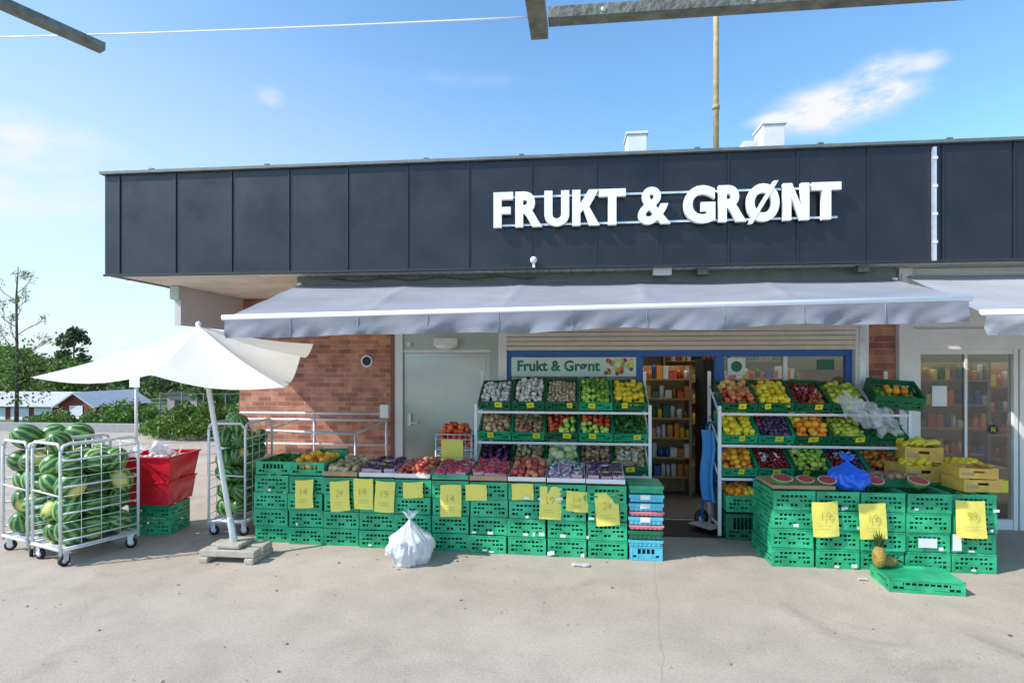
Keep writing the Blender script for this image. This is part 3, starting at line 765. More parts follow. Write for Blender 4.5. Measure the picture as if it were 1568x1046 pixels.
for k, (m_, h) in enumerate([(M['bcrate'], .15), (M['bcrate'], .07), (M['crate2'], .1), (M['pink'], .05), (M['bcrate'], .09), (M['pink'], .05), (M['bcrate'], .09), (M['bcrate'], .09), (M['crate'], .09)]):
    if h > .1: crate(b, Tr(0, 0, zz), .33, .4, h, m_)
    else:
        s = R.uniform(-.007, .007)
        b.box(-.165 + s, .165 + s, -.2, .2, zz + .004, zz + h * .5, m_); b.box(-.175 + s, .175 + s, -.21, .21, zz + h * .5, zz + h * .85, m_)
        for q in range(7): b.box(-.15 + q * .045 + s, -.13 + q * .045 + s, -.206, -.2, zz + .004, zz + h * .5 - .002, m_)
        if k in (4, 6, 7): b.box(-.06, .04, -.2125, -.2105, zz + h * .3, zz + h * .84, M['white'])
    zz += h
b.build('blue_tray_stack', (.77, 6.14, 0))

def price(x, y, z1, w, h, txt, tilt=-.06):
    b = MB(); sd = R.uniform(0, 9)
    def fn(u, v): return ((u - .5) * w + .004 * math.sin(v * 3 + sd), -.008 * math.sin(u * 3.14) + .016 * noise.noise(Vector((u * 1.6, v * 1.6, sd))), -h * v + .006 * math.sin(u * 3 + sd))
    b.grid(fn, 8, 8, M['yellowpaper'])
    b.grid(lambda u, v: (fn(1 - u, v)[0], fn(1 - u, v)[1] + .002, fn(1 - u, v)[2]), 8, 8, M['yellowpaper'])
    if txt: fit_text(b, txt, -w * .17, w * .17, -h * .52, -h * .30, -.0225, .001, M['ink'], -.02)
    for q in range(2 if h > .2 else 0):
        b.box(-w * .3, w * R.uniform(.1, .3), -.0225, -.0220, -h * (.70 + .08 * q), -h * (.70 + .08 * q) + .003, M['ink'])
    o = b.build('price_sign', (x, y, z1), 0); o.rotation_euler = (tilt + R.uniform(-.03, .03), R.uniform(-.06, .06), R.uniform(-.06, .06))
for (x, yf, z, w, h, t) in [(-2.95, 6.07, .73, .21, .31, '14'), (-2.54, 6.06, .73, .22, .33, '24'), (-2.27, 6.05, .76, .22, .33, '14'), (-2.01, 6.04, .74, .22, .33, '19'),
                           (-1.70, 6.03, .74, .22, .17, ''), (-1.28, 6.02, .72, .23, .34, '14'), (-1.01, 6.01, .73, .23, .17, ''), (-.51, 6.0, .75, .23, .17, ''),
                           (-.21, 5.99, .73, .23, .34, '19'), (.07, 5.98, .69, .23, .21, '14'), (.37, 5.97, .69, .24, .34, '24'),
                           (2.48, 5.87, .67, .25, .34, '19'), (2.92, 5.87, .66, .25, .34, '19'), (3.80, 5.87, .71, .26, .35, '99')]:
    price(x, yf - .014, z, w, h, t)
b = MB()
for i in range(46):
    side_r = R.random() < .4
    x = R.uniform(2.0, 4.05) if side_r else R.uniform(-3.4, .5)
    yy = 5.88 if side_r else (6.12 - .018 * (x + 3.58) / .416 - .024)
    z = .19 * R.randint(0, 3) + R.uniform(.015, .03); w = R.uniform(.02, .06)
    b.box(x, x + w, yy, yy + .001, z, z + R.uniform(.015, .04), M['white'])
b.box(3.35, 3.52, 5.878, 5.880, .24, .33, M['white']); b.box(3.66, 3.74, 5.878, 5.880, .22, .38, M['white'])
b.build('crate_labels')

def half_melon(x, y, z, r, tilt, rz):
    b = MB(); n = 24; vs = []; fs = []
    for j in range(7):
        a = math.pi / 2 * j / 6
        for k in range(n): vs.append((r * 1.25 * math.cos(a) * math.cos(k * 2 * math.pi / n), r * math.cos(a) * math.sin(k * 2 * math.pi / n), -r * math.sin(a)))
    for j in range(6):
        for k in range(n): fs.append((j * n + k, (j + 1) * n + k, (j + 1) * n + (k + 1) % n, j * n + (k + 1) % n))
    T = Rx(tilt); b.add(vs, fs, M['rind'], True, T)
    ring = lambda q, zz: [(r * 1.25 * q * math.cos(k * 2 * math.pi / n), r * q * math.sin(k * 2 * math.pi / n), zz) for k in range(n)]
    b.add(ring(1, 0) + ring(.88, .0015), [(k, (k + 1) % n, n + (k + 1) % n, n + k) for k in range(n)], M['rindw'], False, T)
    b.add(ring(.88, .0015), [tuple(range(n))], M['flesh'], False, T)
    b.build('cut_watermelon', (x, y, z), rz)
for x, y, r in ((2.13, 6.0, .085), (2.36, 6.02, .07), (2.56, 6.0, .07), (3.42, 6.0, .085), (3.05, 6.05, .06)):
    half_melon(x, y, .80 + r * .8, r, R.uniform(.3, .55), R.uniform(-.3, .3))
b = MB()
b.box(2.02, 2.62, 5.95, 6.45, .765, .80, M['brown']); b.box(2.9, 3.6, 6.15, 6.45, .765, .86, M['crate2'])
heap(b, Tr(3.25, 6.3, 0), .6, .28, .81, .035, F['shallot'], 1, .02)
b.build('tray_of_shallots')

def bag(name, loc, r, m, knot=True, seed=1, flat=.8, crumple=.10):
    b = MB(); v, f = ICO[5]; vs = []
    for p in v:
        q = Vector(p); n1 = noise.noise(q * 2.2 + Vector((seed, 0, 0))) * .26
        rid = 1 - abs(noise.noise(Vector((q.x * 4.5 + seed * 3, q.y * 4.5, q.z * 1.3)))) * 2
        rid2 = 1 - abs(noise.noise(Vector((q.x * 9 + seed * 3, q.y * 9, q.z * 5)))) * 2
        s = 1 + n1 + crumple * rid + .05 * rid2
        z = q.z
        pin = 1.0
        if knot and z > .35: pin = max(.10, 1 - ((z - .35) / .65) ** .8 * 1.02)
        x, y = q.x * s * pin, q.y * s * pin
        zz = z * (1 + .25 * n1) * flat + (.25 * (z - .35) if z > .35 and knot else 0)
        zz = max(zz, -.62 * flat)
        vs.append((x * r, y * r, (zz + .62 * flat) * r))
    b.add(vs, f, m, True)
    if knot:
        top = (max(p[2] for p in vs))
        for k in range(5):
            a = k * 1.3 + seed
            c = (math.cos(a) * r * .35, math.sin(a) * r * .35, top + r * .2)
            w = r * .13
            b.add([(-w * .2, 0, top - .04), (w * .2, 0.01, top - .04), (c[0] + w, c[1], c[2]), (c[0] - w, c[1] + w * .5, c[2] + w * .4)], [(0, 1, 2, 3)], m, True)
    return b.build(name, loc)
bag('white_plastic_bag', (-1.64, 5.68, 0), .20, M['sheet'], True, 3, 1.3, .20)
bag('blue_plastic_bag', (2.80, 6.1, .765), .17, M['bluebag'], True, 5, .95, .16)
b = MB()
film = bpy.data.materials.new('clear_film'); film.use_nodes = True
_nt = film.node_tree; _p = _nt.nodes['Principled BSDF']; _p.inputs['Base Color'].default_value = (.85, .87, .88, 1); _p.inputs['Roughness'].default_value = .18; _p.inputs['Alpha'].default_value = .45
for k in range(3):
    def fn(u, v, k=k):
        return (3.10 + .16 * k + .26 * (u - .5) + .12 * v, 6.80 + .09 * noise.noise(Vector((u * 5, v * 5, k * 5))) - .06 * math.sin(v * 3) - .02 * k, 1.68 - .08 * k - .30 * v + .06 * noise.noise(Vector((u * 3, v * 3, k + 9))))
    b.grid(fn, 20, 20, film)
b.build('clear_plastic_film')

def carton(name, x, y, z, w, d, h, top=None, rz=0):
    b = MB(); t = .008
    b.box(-w / 2, w / 2, -d / 2, d / 2, 0, .01, M['cardboard'])
    for sy in (-1, 1):
        y0 = sy * d / 2
        a, c = (y0, y0 + t) if sy < 0 else (y0 - t, y0)
        b.box(-w / 2, -.05, a, c, .01, h, M['cardboard']); b.box(.05, w / 2, a, c, .01, h, M['cardboard'])
        b.box(-.05, .05, a, c, .01, h * .55, M['cardboard']); b.box(-.05, .05, a, c, h * .75, h, M['cardboard'])
    for sx in (-1, 1):
        x0 = sx * w / 2; a, c = (x0, x0 + t) if sx < 0 else (x0 - t, x0)
        b.box(a, c, -d / 2 + t, d / 2 - t, .01, h, M['cardboard'])
        b.box(min(x0, x0 - sx * .05), max(x0, x0 - sx * .05), -d / 2, d / 2, h, h + .006, M['cardboard'])
    b.box(-w * .45, -w * .12, -d / 2 - .002, -d / 2, h * .3, h * .6, M['brown'])
    if top: fill(b, Tr(0, 0, 0), top, w * .85, d * .85, h - .09)
    b.build(name, (x, y, z), rz)
carton('fruit_box', 4.0, 6.15, .765, .36, .32, .12, None, .05); carton('fruit_box', 3.98, 6.15, .895, .34, .32, .10, None, -.08)
carton('fruit_box', 3.72, 6.6, .765, .42, .35, .17, 'lemon', .1); carton('fruit_box', 3.85, 6.75, .95, .36, .3, .16, 'banana', -.2)
carton('fruit_box', 4.25, 6.7, .765, .42, .35, .17, 'lemon', .1)
b = MB()
for q in (0, .42):
    for k in range(4): crate(b, Tr(q, 0, .19 * k))
b.build('green_crate_stack', (3.85, 6.84, 0))

b = MB(); crate(b, Rz(math.pi / 2), .4, .6, .12, M['crate'])
b.box(-.29, .29, -.19, .19, .1, .108, M['crate']); b.build('loose_green_crate', (3.12, 5.52, 0), -.08)
b = MB()
b.sph((0, 0, .11), (.06, .06, .105), M['pine'], 3)
for i in range(26):
    a = i * 2.4; lr = .02 + .045 * (1 - i / 26); h = .06 + .12 * i / 26
    c, s = math.cos(a), math.sin(a)
    b.add([(c * .012 - s * .012, s * .012 + c * .012, .2), (c * .012 + s * .012, s * .012 - c * .012, .2), (c * lr * .9 + s * .008, s * lr * .9 - c * .008, .2 + h * .6), (c * lr * 1.5, s * lr * 1.5, .2 + h)], [(0, 1, 2, 3)], M['leafd'])
b.build('pineapple', (2.86, 5.62, .11))
b = MB(); b.sph((0, 0, .05), (.09, .05, .05), M['pine'], 3)
for i in range(12):
    a = i * .52; b.add([(.07, 0, .05), (.08, .02 * math.cos(a), .06), (.17, .06 * math.cos(a), .06 + .05 * math.sin(a))], [(0, 1, 2)], M['leafd'])
b.build('pineapple', (2.98, 5.68, .112), .3)

# ------------------------------------------------------------------ roll cages with watermelons
def melon_mesh():
    v, f = ICO[3]; me = bpy.data.meshes.new('watermelon'); me.from_pydata([(p[0] * .158, p[1] * .138, p[2] * .138) for p in v], [], f)
    me.materials.append(M['melon']); me.polygons.foreach_set('use_smooth', [True] * len(f)); me.update(); return me
MEL = melon_mesh()
cmet = mat('cage_tube_zinc', (.74, .76, .78), .4, metal=.25, var=.1, scale=15)
def cage(loc, rz, w=.52, d=.7, h=1.22, layers=4, nx=2, ny=3, k0=1.0):
    E = empty('roll_cage_of_watermelons', loc, rz); b = MB(); r = .015
    b.box(-w / 2, w / 2, -d / 2, d / 2, .15, .165, cmet)
    for x in (-w / 2, w / 2):
        pts = [(x, -d / 2, .12), (x, -d / 2, h - .08), (x, -d / 2 + .025, h - .02), (x, -d / 2 + .08, h), (x, d / 2 - .08, h), (x, d / 2 - .025, h - .02), (x, d / 2, h - .08), (x, d / 2, .12)]
        b.tube(pts, r, cmet, 8)
        b.tube([(x, -d / 2, .18), (x, d / 2, .18)], .010, cmet, 6)
        nr = 11
        for i in range(nr):
            z = .26 + i * (h - .34) / (nr - 1)
            b.tube([(x, -d / 2, z), (x, d / 2, z)], .0045 if i % 3 else .010, cmet, 5)
        for i in range(1, 4):
            y = -d / 2 + d * i / 4; b.tube([(x, y, .18), (x, y, h)], .004, cmet, 5)
    for y in (-d / 2, d / 2):
        b.tube([(-w / 2, y, .17), (w / 2, y, .17)], .018, cmet, 8)
        if y > 0:
            for z in (.5, .8, 1.15): b.tube([(-w / 2, y, z), (w / 2, y, z)], .008, cmet, 6)
    b.tube([(-w / 2, -d / 2, .72), (w / 2, -d / 2, .70)], .009, cmet, 6)
    b.tube([(-w / 2, -d / 2, h - .06), (-w / 2 + .05, -d / 2, h), (w / 2 - .05, -d / 2, h), (w / 2, -d / 2, h - .06)], r, cmet, 8)
    for x in (-w / 2 + .04, w / 2 - .04):
        for y in (-d / 2 + .05, d / 2 - .05):
            a = R.uniform(0, 3); c, s = math.cos(a), math.sin(a)
            b.tube([(x - c * .016, y - s * .016, .055), (x + c * .016, y + s * .016, .055)], .055, M['dark'], 14)
            b.tube([(x - c * .018, y - s * .018, .055), (x + c * .018, y + s * .018, .055)], .03, cmet, 10)
            b.box(-.024, -.02, -.02, .03, .05, .15, cmet, Tr(x, y, 0) @ Rz(a)); b.box(.02, .024, -.02, .03, .05, .15, cmet, Tr(x, y, 0) @ Rz(a))
            b.box(-.03, .03, -.03, .03, .138, .15, cmet, Tr(x, y, 0) @ Rz(a))
    b.build('cage_frame', (0, 0, 0), 0, E)
    step = (h - .30) / layers
    for l in range(layers + 1):
        for i in range(nx):
            for j in range(ny):
                if l == layers and R.random() < .55: continue
                o = bpy.data.objects.new('watermelon', MEL); COL.objects.link(o); o.parent = E
                fx = (i + .5) / nx - .5; fy = (j + .5) / ny - .5
                k = R.uniform(.84, 1.0) * k0
                o.location = (fx * (w - .07) + R.uniform(-.02, .02), fy * (d - .06) + R.uniform(-.025, .025), .30 + l * step + R.uniform(-.025, .025))
                o.rotation_euler = (R.uniform(0, 6.28), R.uniform(-1.2, 1.2), R.choice([0, math.pi]) + math.pi / 2 + R.uniform(-.9, .9))
                o.scale = (k, k, k)
a21 = math.radians(-21)
def cagecorner(px, py, w, d):
    lx, ly = -w / 2, d / 2
    c, s = math.cos(a21), math.sin(a21)
    return (px + lx * c - ly * s, py + lx * s + ly * c, 0)
cage(cagecorner(-5.02, 5.13, .54, .74), a21, .54, .74, 1.22)
cage(cagecorner(-5.62, 5.36, .52, .72), a21, .52, .72, 1.2)
cage((-4.03, 6.62, 0), .05, .44, .66, 1.32, 5, 2, 3, .86)

b = MB()
crate(b, Tr(0, 0, 0), .5, .4, .19, M['crate']); crate(b, Tr(0, 0, .19), .5, .4, .16, M['crate'])
for z0, z1, wa, wb in ((.36, .62, .25, .28), (.60, .92, .265, .31)):
    for sgn in range(4):
        T = Rz(sgn * math.pi / 2)
        def pn(u, v, wa=wa, wb=wb, z0=z0, z1=z1, sgn=sgn):
            ww = wa + (wb - wa) * v; bul = .03 * noise.noise(Vector((u * 3 + sgn * 4, v * 2.5, z0 * 7)))
            return ((u * 2 - 1) * ww, -ww - bul * math.sin(3.14159 * u), z0 + (z1 - z0) * v)
        sv = b.M; b.M = T; b.grid(pn, 12, 8, M['red']); b.M = sv
        b.box(-wb - .012, wb + .012, -wb - .012, -wb + .006, z1, z1 + .018, M['red'], T)
    b.box(-wa, wa, -wa, wa, z0, z0 + .01, M['red'])
for i in range(26):
    b.add([(-.07, 0, 0), (0, -.06, .03), (.08, 0, .01), (0, .06, -.02)], [(0, 1, 2, 3)], M['sheet'], False, Tr(R.uniform(-.22, .22), R.uniform(-.22, .22), .93 + R.uniform(0, .1)) @ rrot())
heap(b, Tr(0, 0, 0), .5, .5, .8, .045, F['garlic'], 1, .05, (1.3, 1, .8), 2)
b.build('red_produce_bin', (-4.98, 6.45, 0), .1)

# parasol
P = empty('parasol', (-3.5, 5.55, 0))
b = MB()
parf = mat('parasol_canvas', (.70, .665, .59), .8, var=.07, scale=2, trans=.22)
AP = Vector((-3.99, 5.75, 2.43))
C = [Vector((-5.52, 5.30, 1.88)), Vector((-2.64, 5.02, 1.80)), Vector((-3.08, 6.55, 2.26)), Vector((-5.25, 6.9, 2.25))]
for k in range(4):
    A_, B_ = C[k], C[(k + 1) % 4]
    mid = (A_ + B_) / 2 + Vector((0, 0, .07))
    for (p, q) in ((A_, mid), (mid, B_)):
        vs = []; fs = []; n = 10; m_ = 8
        for j in range(n + 1):
            v_ = j / n
            for i in range(m_ + 1):
                u = i / m_
                e = p.lerp(q, u); pt = AP.lerp(e, v_)
                pt.z -= .075 * math.sin(math.pi * u) * v_ + .05 * math.sin(math.pi * v_) * .8
                vs.append(tuple(pt))
        for j in range(n):
            for i in range(m_): fs.append((j * (m_ + 1) + i, j * (m_ + 1) + i + 1, (j + 1) * (m_ + 1) + i + 1, (j + 1) * (m_ + 1) + i))
        b.add(vs, fs, parf, True)
b.build('canopy', (3.5, -5.55, 0), 0, P)
b = MB()
axis_top = AP + Vector((-.01, 0, .03)); base = Vector((-3.47, 5.57, .1)); d_ = (axis_top - base)
b.tube([base, axis_top], .026, M['white'], 12)
hub = base + d_ * .93; run = base + d_ * .72
b.tube([hub - d_.normalized() * .03, hub + d_.normalized() * .03], .045, M['white'], 10); b.tube([run - d_.normalized() * .04, run + d_.normalized() * .04], .045, M['white'], 10)
for k in range(4):
    for e in (C[k], (C[k] + C[(k + 1) % 4]) / 2 + Vector((0, 0, .07))):
        tip = AP.lerp(e, .98) + Vector((0, 0, -.02)); mid = AP.lerp(e, .5) + Vector((0, 0, -.065))
        b.tube([AP + Vector((0, 0, -.03)), mid, tip], .009, M['white'], 6); b.tube([run, mid], .008, M['white'], 6)
b.sph(tuple(AP + Vector((0, 0, .02))), (.03, .03, .03), M['white'], 2)
b.build('pole_and_ribs', (3.5, -5.55, 0), 0, P)
b = MB()
b.box(-3.76, -3.17, 5.42, 5.56, .06, .13, M['concrete']); b.box(-3.76, -3.17, 5.60, 5.78, .06, .135, M['concrete'])
for x in (-3.76, -3.27):
    b.box(x, x + .10, 5.40, 5.80, 0, .058, M['concrete'])
b.box(-3.6, -3.35, 5.45, 5.75, .137, .18, M['concrete']); b.tube([(-3.47, 5.57, .15), (-3.53, 5.58, .42)], .036, M['steel'], 12)
b.build('base', (3.5, -5.55, 0), 0, P, .012)

b = MB()
for z in (1.18, 1.07, .65): b.tube([(-5.75, 9.4, z), (-3.1, 9.4, z)], .022, M['steel'], 8)
for x in (-5.75, -4.4, -3.12): b.tube([(x, 9.4, 0), (x, 9.4, 1.18)], .024, M['steel'], 8)
b.tube([(-4.6, 8.2, 1.02), (-3.2, 8.2, .98)], .018, M['steel'], 8); b.tube([(-3.2, 8.2, .98), (-3.12, 9.4, 1.07)], .016, M['steel'], 8); b.tube([(-4.6, 8.2, 1.02), (-4.7, 9.4, 1.07)], .016, M['steel'], 8)
for x in (-4.6, -3.2): b.tube([(x, 8.2, 0), (x, 8.2, 1.0)], .018, M['steel'], 8)
b.box(-3.2, -3.06, 9.3, 9.38, 1.12, 1.34, M['white'])
b.build('metal_handrail')
b = MB(); crate(b, Tr(0, 0, 0), .35, .3, .14, M['crate']); b.build('small_green_crate', (-2.98, 6.9, .8), .3)
b = MB()
for (x, y) in ((-.22, -.18), (.22, -.18), (-.22, .18), (.22, .18)): b.tube([(x, y, 0.02), (x, y, 1.16)], .012, M['steel'], 6)
for z in (.3, .6, .8, .9, 1.0, 1.1, 1.16):
    b.tube([(-.22, -.18, z), (.22, -.18, z), (.22, .18, z), (-.22, .18, z), (-.22, -.18, z)], .008, M['steel'], 5)
for i in range(7): b.tube([(-.22 + i * .073, -.18, .7), (-.22 + i * .073, -.18, 1.16)], .004, M['steel'], 4)
b.box(-.22, .22, -.18, .18, .97, .98, M['steel'])
heap(b, Tr(0, 0, 0), .44, .36, .98, .04, F['tomato'], 4, .08)
b.box(-.15, .12, -.205, -.2, .82, 1.1, M['yellowpaper'])
b.build('wire_trolley_of_tomatoes', (-1.42, 7.0, 0))

b = MB(); b.tube([(-.12, .1, 1.25), (-.12, 0, .12)], .016, M['blue'], 8); b.tube([(.12, .1, 1.25), (.12, 0, .12)], .016, M['blue'], 8)
b.tube([(-.12, .1, 1.25), (-.1, .11, 1.3), (.1, .11, 1.3), (.12, .1, 1.25)], .016, M['blue'], 8)
for z in (.35, .6, .85, 1.05): b.tube([(-.12, .08 * z, z), (.12, .08 * z, z)], .01, M['blue'], 6)
b.box(-.16, .16, -.2, .02, .08, .09, M['steel'])
for x in (-.17, .17):
    b.tube([(x - .02, .05, .11), (x + .02, .05, .11)], .11, M['dark'], 18); b.tube([(x - .022, .05, .11), (x + .022, .05, .11)], .06, M['steel'], 14)
def bl(u, v): return (-.11 + .2 * u + .02 * math.sin(v * 7), -.03 - .03 * math.sin(u * 9), 1.22 - .85 * v)
b.grid(bl, 14, 12, mat('blue_cloth', (.05, .25, .55), .7, var=.15))
b.build('blue_hand_truck', (1.68, 7.1, 0), -.9)
b = MB(); b.box(-.9, .9, -.35, .35, 0, .012, M['dark']); b.build('door_mat', (1.38, 7.15, .004))

# ------------------------------------------------------------------ roof mast, canopy beams, cable
b = MB(); b.tube([(0, 0, 0), (0, 0, 4.6)], .043, M['mast'], 12); b.tube([(0, 0, 1.58), (0, 0, 1.64)], .055, M['mast'], 12); b.tube([(0, 0, 4.6), (0, 0, 4.7)], .05, M['steel'], 12)
b.build('roof_mast', (2.22, 9.0, 4.35))
def beam(b, p, q, w, h, m):
    p, q = Vector(p), Vector(q); d = (q - p); L = d.length; T = Matrix.Translation(p) @ d.to_track_quat('X', 'Z').to_matrix().to_4x4()
    b.box(0, L, -w / 2, w / 2, 0, .005, m, T)
    b.box(0, L, -w / 2, -w / 2 + .005, .005, h, m, T); b.box(0, L, w / 2 - .005, w / 2, .005, h * .6, m, T)
b = MB()
beam(b, (-.07, 1.8, 3.085), (4.2, 1.8, 3.10), .05, .034, M['beam'])
beam(b, (-.10, 1.84, 3.055), (-.16, -.6, 3.14), .055, .06, M['beam'])
beam(b, (-1.62, 1.82, 3.09), (-1.98, 1.05, 3.11), .04, .045, M['beam'])
beam(b, (-1.98, 1.05, 3.11), (-2.6, -.6, 3.13), .04, .045, M['beam'])
b.tube([(-4.2, -.6, 3.17), (4.2, -.6, 3.17)], .04, M['beam'], 8)
for x in (-4.2, 4.2): b.tube([(x, -.6, 0), (x, -.6, 3.15)], .04, M['beam'], 8)
b.tube([(4.2, 1.8, 3.12), (4.2, -.6, 3.15)], .03, M['beam'], 8)
for i in range(9): b.tube([(.1 + i * .45, 1.772, 3.10), (.1 + i * .45, 1.779, 3.10)], .008, M['steel'], 8)
b.build('canopy_frame')
b = MB(); pts = [(-2.9 + 2.8 * t, 1.8, 3.19 - .085 * t - .012 * math.sin(t * 3.14)) for t in [i / 12 for i in range(13)]]
b.tube(pts, .0028, M['letter'], 5); b.build('white_cable')

# ------------------------------------------------------------------ vegetation and far buildings
def crown(b, c, rad, nclump, nleaf, s, m):
    c = Vector(c)
    for k in range(nclump):
        while True:
            p = Vector((R.uniform(-1, 1), R.uniform(-1, 1), R.uniform(-1, 1)))
            if .25 < p.length < 1: break
        cc = c + Vector((p.x * rad[0], p.y * rad[1], p.z * rad[2])); cr = min(rad) * R.uniform(.18, .38)
        for i in range(nleaf):
            q = Vector((R.gauss(0, .5), R.gauss(0, .5), R.gauss(0, .42))) * cr
            ss = s * R.uniform(.6, 1.3)
            b.add([(-ss, -ss * .4, 0), (ss * .2, -ss * .6, ss * .2), (ss, ss * .3, 0), (-ss * .2, ss * .6, -ss * .2)], [(0, 1, 2, 3)], m, False, Matrix.Translation(cc + q) @ rrot())
def tree(name, x, y, h, rad, m, nclump=40, nleaf=40, s=.16, trunk=.16):
    z = gz(y); b = MB()
    b.tube([(0, 0, -.2), (.1, 0, h * .35), (0, .1, h * .7), (.05, 0, h * .92)], trunk, M['bark'], 8, True, trunk * .2)
    for k in range(9):
        a = k * 2.4; zz = h * (.35 + .055 * k); rr = rad * (.75 - .05 * k)
        b.tube([(0, 0, zz), (math.cos(a) * rr * .5, math.sin(a) * rr * .5, zz + h * .06), (math.cos(a) * rr, math.sin(a) * rr, zz + h * .16)], trunk * .35, M['bark'], 5, True, .015)
    crown(b, (0, 0, h * .62), (rad, rad, h * .36), nclump, nleaf, s, m)
    b.build(name, (x, y, z))
tree('birch_tree', -80, 73, 9.6, 4.2, M['leaf'], 60, 40, .30)
tree('birch_tree', -86, 78, 9.0, 4, M['leaf'], 50, 40, .30)
tree('birch_tree', -72, 76, 7.8, 3, M['leaf'], 45, 40, .28)
tree('deciduous_tree', -41, 36, 5.0, 1.7, M['leaf'], 45, 40, .14)
tree('pine_tree', -78, 82, 12.8, 2.3, M['leafd'], 45, 50, .26, .2)
tree('deciduous_tree', -47, 75, 7.2, 3.5, M['leaf'], 50, 40, .28)
tree('deciduous_tree', -38, 62, 6.4, 2.8, M['leaf'], 50, 40, .24)
tree('deciduous_tree', -33, 50, 5.4, 2.4, M['leaf'], 50, 40, .2)
b = MB()
def branch(p, d, L, r, lev):
    q = p + d * L; mid = p + d * L * .5 + Vector((R.uniform(-.06, .06), R.uniform(-.06, .06), 0)) * L
    b.tube([p, mid, q], r, M['bark'], 5, False, r * .55)
    if lev < 2:
        for _ in range(4):
            ss = R.uniform(.025, .045); b.add([(-ss, -ss * .4, 0), (ss, -ss * .3, 0), (ss, ss * .4, 0), (-ss, ss * .5, 0)], [(0, 1, 2, 3)], M['leaf'], False, Matrix.Translation(q + Vector((R.uniform(-.1, .1), R.uniform(-.1, .1), R.uniform(-.1, .1)))) @ rrot())
    if lev == 0: return
    for k in range(R.randint(2, 3)):
        nd_ = (d + Vector((R.uniform(-.65, .65), R.uniform(-.65, .65), R.uniform(-.15, .45)))).normalized()
        branch(p + d * L * R.uniform(.5, 1), nd_, L * R.uniform(.55, .75), r * .55, lev - 1)
b.tube([(0, 0, -.2), (.05, 0, 2.5), (0, 0, 5.6), (.1, 0, 6.9)], .09, M['bark'], 7, True, .012)
for k in range(13):
    z = 1.8 + k * .36; a = k * 2.3
    branch(Vector((0.02, 0, z)), Vector((math.cos(a) * .8, math.sin(a) * .8, .65)).normalized(), .95 - .035 * k, .028 - .001 * k, 3)
crown(b, (0, 0, 2.4), (1.4, 1.4, 1.4), 50, 20, .06, M['leaf'])
b.build('bare_tree', (-23.6, 22, gz(22)))
b = MB()
for i in range(130):
    x = -150 + i * 1.5 + R.uniform(-1, 1); y = R.uniform(92, 118)
    h = R.uniform(5.5, 8.4)
    for k in range(7):
        cz = h * R.uniform(.25, .92); cc = Vector((x + R.uniform(-1.6, 1.6), y + R.uniform(-1.5, 1.5), -4.35 + cz))
        for q in range(24):
            o = Vector((R.gauss(0, .8), R.gauss(0, .8), R.gauss(0, .7))); ss = R.uniform(.3, .65)
            b.add([(-ss, -ss * .5, 0), (ss * .3, -ss * .6, ss * .2), (ss, ss * .4, 0), (-ss * .3, ss * .6, -ss * .2)], [(0, 1, 2, 3)], M['far'], False, Matrix.Translation(cc + o) @ rrot())
b.build('distant_trees')
def shrub(name, x, y, rx, ry, h, n, smin=.03, smax=.07):
    b = MB()
    for i in range(n):
        a = R.uniform(0, 6.28); q = R.random() ** .5
        px, py = math.cos(a) * q * rx, math.sin(a) * q * ry
        top = h * (1 - .55 * q * q) * (.8 + .6 * noise.noise(Vector((px * 2.2 + x, py * 2.2, 0))))
        pz = top * (1 - R.random() ** 2 * .8); s = R.uniform(smin, smax)
        b.add([(-s, -s * .4, 0), (s * .2, -s * .6, s * .2), (s, s * .3, 0), (-s * .2, s * .6, -s * .2)], [(0, 1, 2, 3)], M['hedge'], False, Tr(px, py, pz) @ rrot())
    for k in range(8):
        b.tube([(0, 0, -.1), (math.cos(k) * rx * .4, math.sin(k) * ry * .4, h * .5)], .012, M['bark'], 4)
    b.build(name, (x, y, gz(y)))
shrub('shrub', -10.3, 15.0, 1.6, 1.0, 1.0, 5500); shrub('shrub', -8.6, 15.6, 1.4, .9, 1.15, 5000); shrub('shrub', -11.8, 16.2, 1.2, .9, .8, 3500)
shrub('shrub', -26, 31, 2.5, 2, 1.5, 3500, .06, .12); shrub('shrub', -20, 20, 1.0, .8, .8, 1800)

b = MB(); z0 = -4.35
b.box(-76, -57.2, 60, 66, z0, z0 + 1.75, M['redwood'])
for i, x in enumerate([-74, -71, -68, -65, -62]): b.box(x, x + 2.3, 59.93, 60, z0, z0 + 1.45, M['garagedoor'])
b.add([(-76.4, 59.4, z0 + 1.7), (-57, 59.4, z0 + 1.7), (-57, 63, z0 + 3.2), (-76.4, 63, z0 + 3.2), (-57, 66.6, z0 + 1.7), (-76.4, 66.6, z0 + 1.7)], [(0, 1, 2, 3), (3, 2, 4, 5)], M['lightroof'])
b.box(-76.4, -57, 59.33, 59.4, z0 + 1.62, z0 + 1.8, M['white'])
b.build('garage_row')
b = MB()
b.add([(-57, 58, z0), (-52.6, 58, z0), (-52.6, 58, z0 + 1.9), (-54.8, 58, z0 + 3.3), (-57, 58, z0 + 1.9)], [(0, 1, 2, 3, 4)], M['redwood'])
b.box(-57, -52.6, 58.01, 66, z0, z0 + 1.9, M['redwood'])
for sx in (-1, 1):
    b.add([(-54.8, 57.5, z0 + 3.4), (-54.8 + sx * 2.6, 57.5, z0 + 1.75), (-54.8 + sx * 2.6, 66.4, z0 + 1.75), (-54.8, 66.4, z0 + 3.4),
           (-54.8, 57.5, z0 + 3.22), (-54.8 + sx * 2.6, 57.5, z0 + 1.57)], [(0, 1, 2, 3), (0, 4, 5, 1)], M['lightroof'])
b.box(-55.6, -54.0, 57.93, 57.99, z0, z0 + 1.9, M['white'])
b.build('red_wooden_house')
